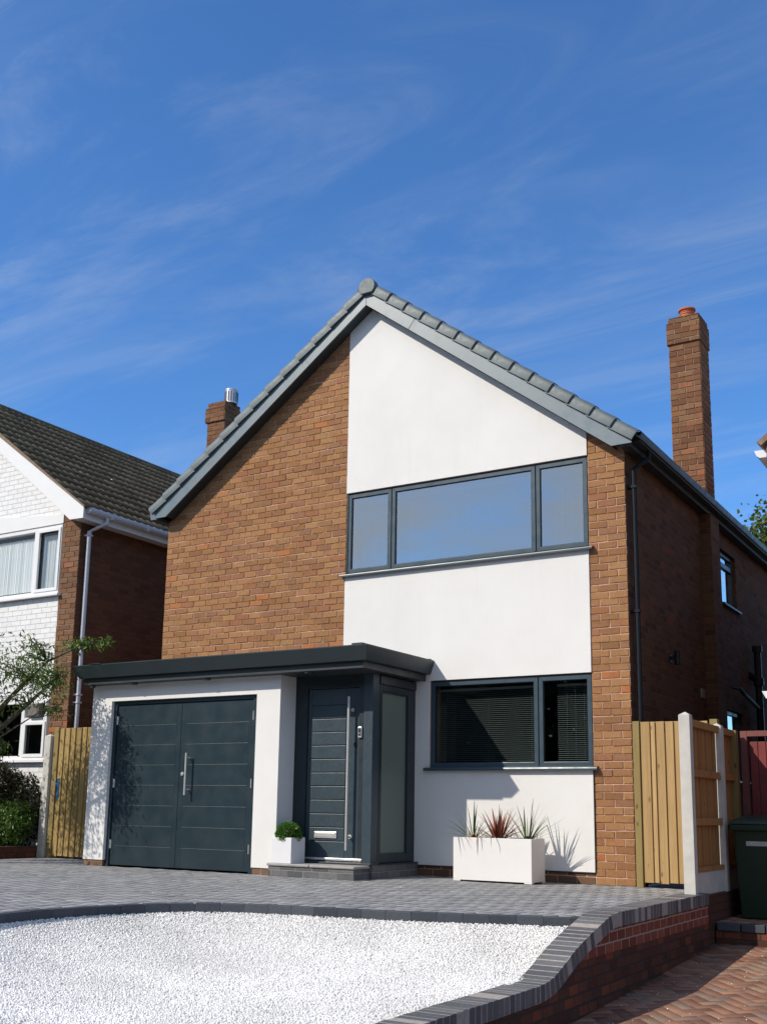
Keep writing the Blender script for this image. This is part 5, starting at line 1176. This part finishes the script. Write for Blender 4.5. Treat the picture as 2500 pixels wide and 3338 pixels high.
# ------------------------------------------------------------------ vegetation
def shrub(name, label, blobs, n, size, mat, w=0.45):
    t = thing(name, label, 'shrub', (blobs[0][0], blobs[0][1], 0.12)); PP = []; NN = []
    tot = sum(b_[3]*b_[4]*b_[5] for b_ in blobs)
    for (x, y, z, rx, ry, rz_) in blobs:
        m = int(n*rx*ry*rz_/tot); D = rng.normal(size=(m, 3)); D /= np.linalg.norm(D, axis=1)[:, None]
        lump = 1+0.16*np.sin(D[:, 0]*7+x*9)*np.sin(D[:, 2]*8+y*5)+0.10*np.sin(D[:, 1]*13+z*7)
        r_ = rng.uniform(0.25, 1.0, m)**0.35*lump
        PP.append(D*r_[:, None]*np.array([rx, ry, rz_])+np.array([x, y, z])); NN.append(D)
    P = np.concatenate(PP); N = np.concatenate(NN); k = (P[:, 2] > 0.12) & (P[:, 1] < -0.03); P = P[k]; N = N[k]
    V, F, r_ = leaf_cloud(P, N, size, w, 0.75, droop=0.1); np_mesh('foliage', V, F, mat, r_, t)
    st = MB()
    for k in range(9):
        b_ = random.choice(blobs); e = Vector((b_[0]+random.uniform(-.6, .6)*b_[3], b_[1]+random.uniform(-.6, .6)*b_[4], b_[2]+random.uniform(0, .7)*b_[5])); o_ = Vector((b_[0]+random.uniform(-.1, .1), b_[1], 0.1))
        st.tube([o_, o_.lerp(e, 0.5)+Vector((random.uniform(-.05, .05), random.uniform(-.05, .05), 0.05)), e], [0.014, 0.009, 0.004], 6)
    st.build('stems', M_BARK, t); return t
shrub('dark_shrub', 'dark brownish green shrub under the left house window', [(-9.75, -0.42, 0.85, 0.52, 0.36, 0.50), (-9.25, -0.33, 0.80, 0.36, 0.28, 0.42), (-10.3, -0.5, 0.9, 0.5, 0.4, 0.5), (-9.6, -0.6, 1.15, 0.3, 0.3, 0.25), (-9.15, -0.35, 0.45, 0.25, 0.25, 0.3)], 22000, 0.05, M_LEAFDK)
shrub('bright_shrub', 'bright green leafy shrub in front of the darker one by the low wall', [(-9.28, -0.62, 0.42, 0.36, 0.28, 0.34), (-9.62, -0.80, 0.36, 0.38, 0.28, 0.30), (-9.14, -0.45, 0.55, 0.22, 0.22, 0.26)], 11000, 0.058, M_LEAFLT, 0.32)

def branch_tree(name, label, stems, clusters, n, size, lm, w=0.30, crown_sp=0.26):
    t = thing(name, label, 'tree', tuple(stems[0][0][0])); tk = MB()
    for pts, rad in stems: tk.tube(pts, rad, 9)
    allp = [Vector(p) for pts, _ in stems for p in pts[1:]]
    PP = []
    for (c, sx, sy, sz, frac) in clusters:
        cen = Vector(c); q = min(allp, key=lambda a: (a-cen).length)
        for k in range(5):
            e = cen+Vector((random.gauss(0, sx*0.6), random.gauss(0, sy*0.6), random.gauss(0, sz*0.6)))
            mid = q.lerp(e, 0.5)+Vector((random.uniform(-.05, .05),)*3); tk.tube([q, mid, e], [0.011, 0.007, 0.003], 5)
            m = int(n*frac/5); tt = rng.uniform(0.25, 1.05, m)[:, None]
            base = np.array(q)*(1-tt)**2+2*np.array(mid)*tt*(1-tt)+np.array(e)*tt**2
            sp = np.array([sx, sy, sz])*crown_sp*2.0; PP.append(base*0.62+np.array(cen)*0.38+rng.normal(size=(m, 3))*sp if False else base+rng.normal(size=(m, 3))*sp)
    tk.build('trunk', M_BARK, t, smooth=True)
    P = np.concatenate(PP); N = rng.normal(size=P.shape)*0.5+np.array([0.3, 0, -0.1]); N /= np.linalg.norm(N, axis=1)[:, None]
    V, F, r_ = leaf_cloud(P, N, size, w, 0.7, droop=0.25); np_mesh('crown', V, F, lm, r_, t); return t
stems = [([(-9.35, -2.75, 0.1), (-8.75, -2.5, 0.9), (-8.15, -2.25, 1.6), (-7.75, -2.05, 2.05), (-7.45, -1.95, 2.4)], [0.07, 0.055, 0.045, 0.032, 0.015]),
         ([(-9.25, -2.75, 0.12), (-8.55, -2.45, 1.0), (-7.85, -2.15, 1.62), (-7.35, -2.0, 2.05), (-7.0, -1.85, 2.4)], [0.065, 0.05, 0.038, 0.026, 0.012]),
         ([(-7.75, -2.05, 2.05), (-7.35, -1.75, 2.62), (-6.95, -1.55, 2.84), (-6.62, -1.42, 2.88)], [0.022, 0.015, 0.010, 0.004]),
         ([(-8.75, -2.5, 0.9), (-8.7, -2.7, 1.8), (-8.6, -2.8, 2.7)], [0.05, 0.035, 0.012]), ([(-9.25, -2.7, 0.3), (-9.45, -2.55, 1.6), (-9.4, -2.4, 2.8)], [0.05, 0.035, 0.012]), ([(-8.15, -2.25, 1.6), (-7.9, -2.7, 2.2), (-7.6, -2.9, 2.6)], [0.04, 0.025, 0.01]),
         ([(-8.1, -2.25, 1.35), (-7.6, -2.05, 1.7), (-7.15, -1.95, 1.95)], [0.02, 0.012, 0.005])]
clusters = [((-7.55, -2.0, 2.72), .20, .25, .16, 0.054), ((-7.38, -2.0, 2.90), .10, .15, .10, 0.022), ((-7.75, -2.1, 2.45), .22, .3, .2, 0.071), ((-7.35, -2.0, 2.45), .22, .25, .16, 0.059), ((-7.00, -1.95, 2.44), .16, .2, .10, 0.032), ((-7.15, -1.6, 2.84), .16, .10, .07, 0.027), ((-6.86, -1.5, 2.86), .16, .08, .06, 0.027), ((-6.66, -1.42, 2.86), .09, .06, .05, 0.017),
            ((-6.95, -1.95, 2.16), .17, .16, .10, 0.032), ((-6.84, -1.95, 1.98), .08, .10, .10, 0.017), ((-7.5, -2.1, 2.15), .22, .25, .14, 0.038), ((-7.85, -2.15, 1.85), .12, .2, .12, 0.017), ((-8.2, -2.4, 2.55), .35, .35, .35, .16), ((-8.6, -2.75, 2.5), .4, .4, .4, .18), ((-7.75, -2.9, 2.45), .30, .25, .3, .14), ((-8.9, -2.8, 2.0), .35, .4, .35, .12), ((-8.2, -2.9, 1.8), .25, .3, .25, .08), ((-7.75, -2.05, 1.42), .10, .15, .08, .02), ((-9.35, -2.3, 3.0), .45, .4, .4, .40), ((-9.5, -2.6, 2.4), .45, .4, .4, .32), ((-9.0, -1.95, 2.55), .25, .3, .3, .24), ((-9.2, -2.2, 1.9), .25, .3, .3, .16), ((-9.0, -2.2, 3.3), .3, .3, .3, .2)]
branch_tree('small_tree', 'small leafy tree with leaning stems in front of the white house', stems, clusters, 7200, 0.070, M_LEAF)
# broad tree behind the house at the far right
def far_tree(name, label, cx, cy, zt, rr, zc, n, size):
    t = thing(name, label, 'tree', (cx, cy, -0.5)); tk = MB()
    tk.tube([(cx, cy, -0.5), (cx+0.1, cy, 3.0), (cx, cy+0.1, zc)], [0.32, 0.25, 0.10], 10)
    PP = []
    for k in range(46):
        D = rng.normal(size=3); D /= np.linalg.norm(D); r_ = rr*rng.uniform(0.45, 1.0); c = np.array([cx, cy, zc])+D*r_*np.array([1, 1, 0.9])
        tk.tube([(cx, cy, zc-rr*0.5), tuple((np.array([cx, cy, zc-rr*0.2])+c)/2), tuple(c)], [0.07, 0.04, 0.012], 6)
        PP.append(c+rng.normal(size=(n//46, 3))*rr*0.16)
    tk.build('trunk', M_BARK, t, smooth=True)
    P = np.concatenate(PP); N = P-np.array([cx, cy, zc]); N /= np.linalg.norm(N, axis=1)[:, None]
    V, F, r_ = leaf_cloud(P, N, size, 0.75, 0.8); np_mesh('crown', V, F, M_FARLEAF, r_, t)
far_tree('broadleaf_tree', 'leafy green tree rising behind the house eaves at the right edge', -0.75, 19.5, 0, 2.45, 7.6, 21000, 0.15)
# trees and hedge across the street, seen only as reflections in the panes
def hedge():
    PP = []; 
    for k in range(60):
        x = -46+k*1.5+rng.uniform(-.6, .6); h = rng.uniform(6.5, 9.2); y = -27+rng.uniform(-1.5, 1.5)
        PP.append(np.stack([rng.normal(x, 0.8, 1700), rng.normal(y, 1.1, 1700), -0.9+h*rng.uniform(0, 1, 1700)**0.8], 1))
    P = np.concatenate(PP); V, F, r_ = leaf_cloud(P, np.tile([0, 1.0, 0.2], (len(P), 1)), 0.5, 0.9, 0.8)
    o = np_mesh('hedge', V, F, M_LEAFDK, r_); tag(o, 'tall dark hedge across the street mirrored in the lower window panes', 'hedge', kind='stuff')
hedge()
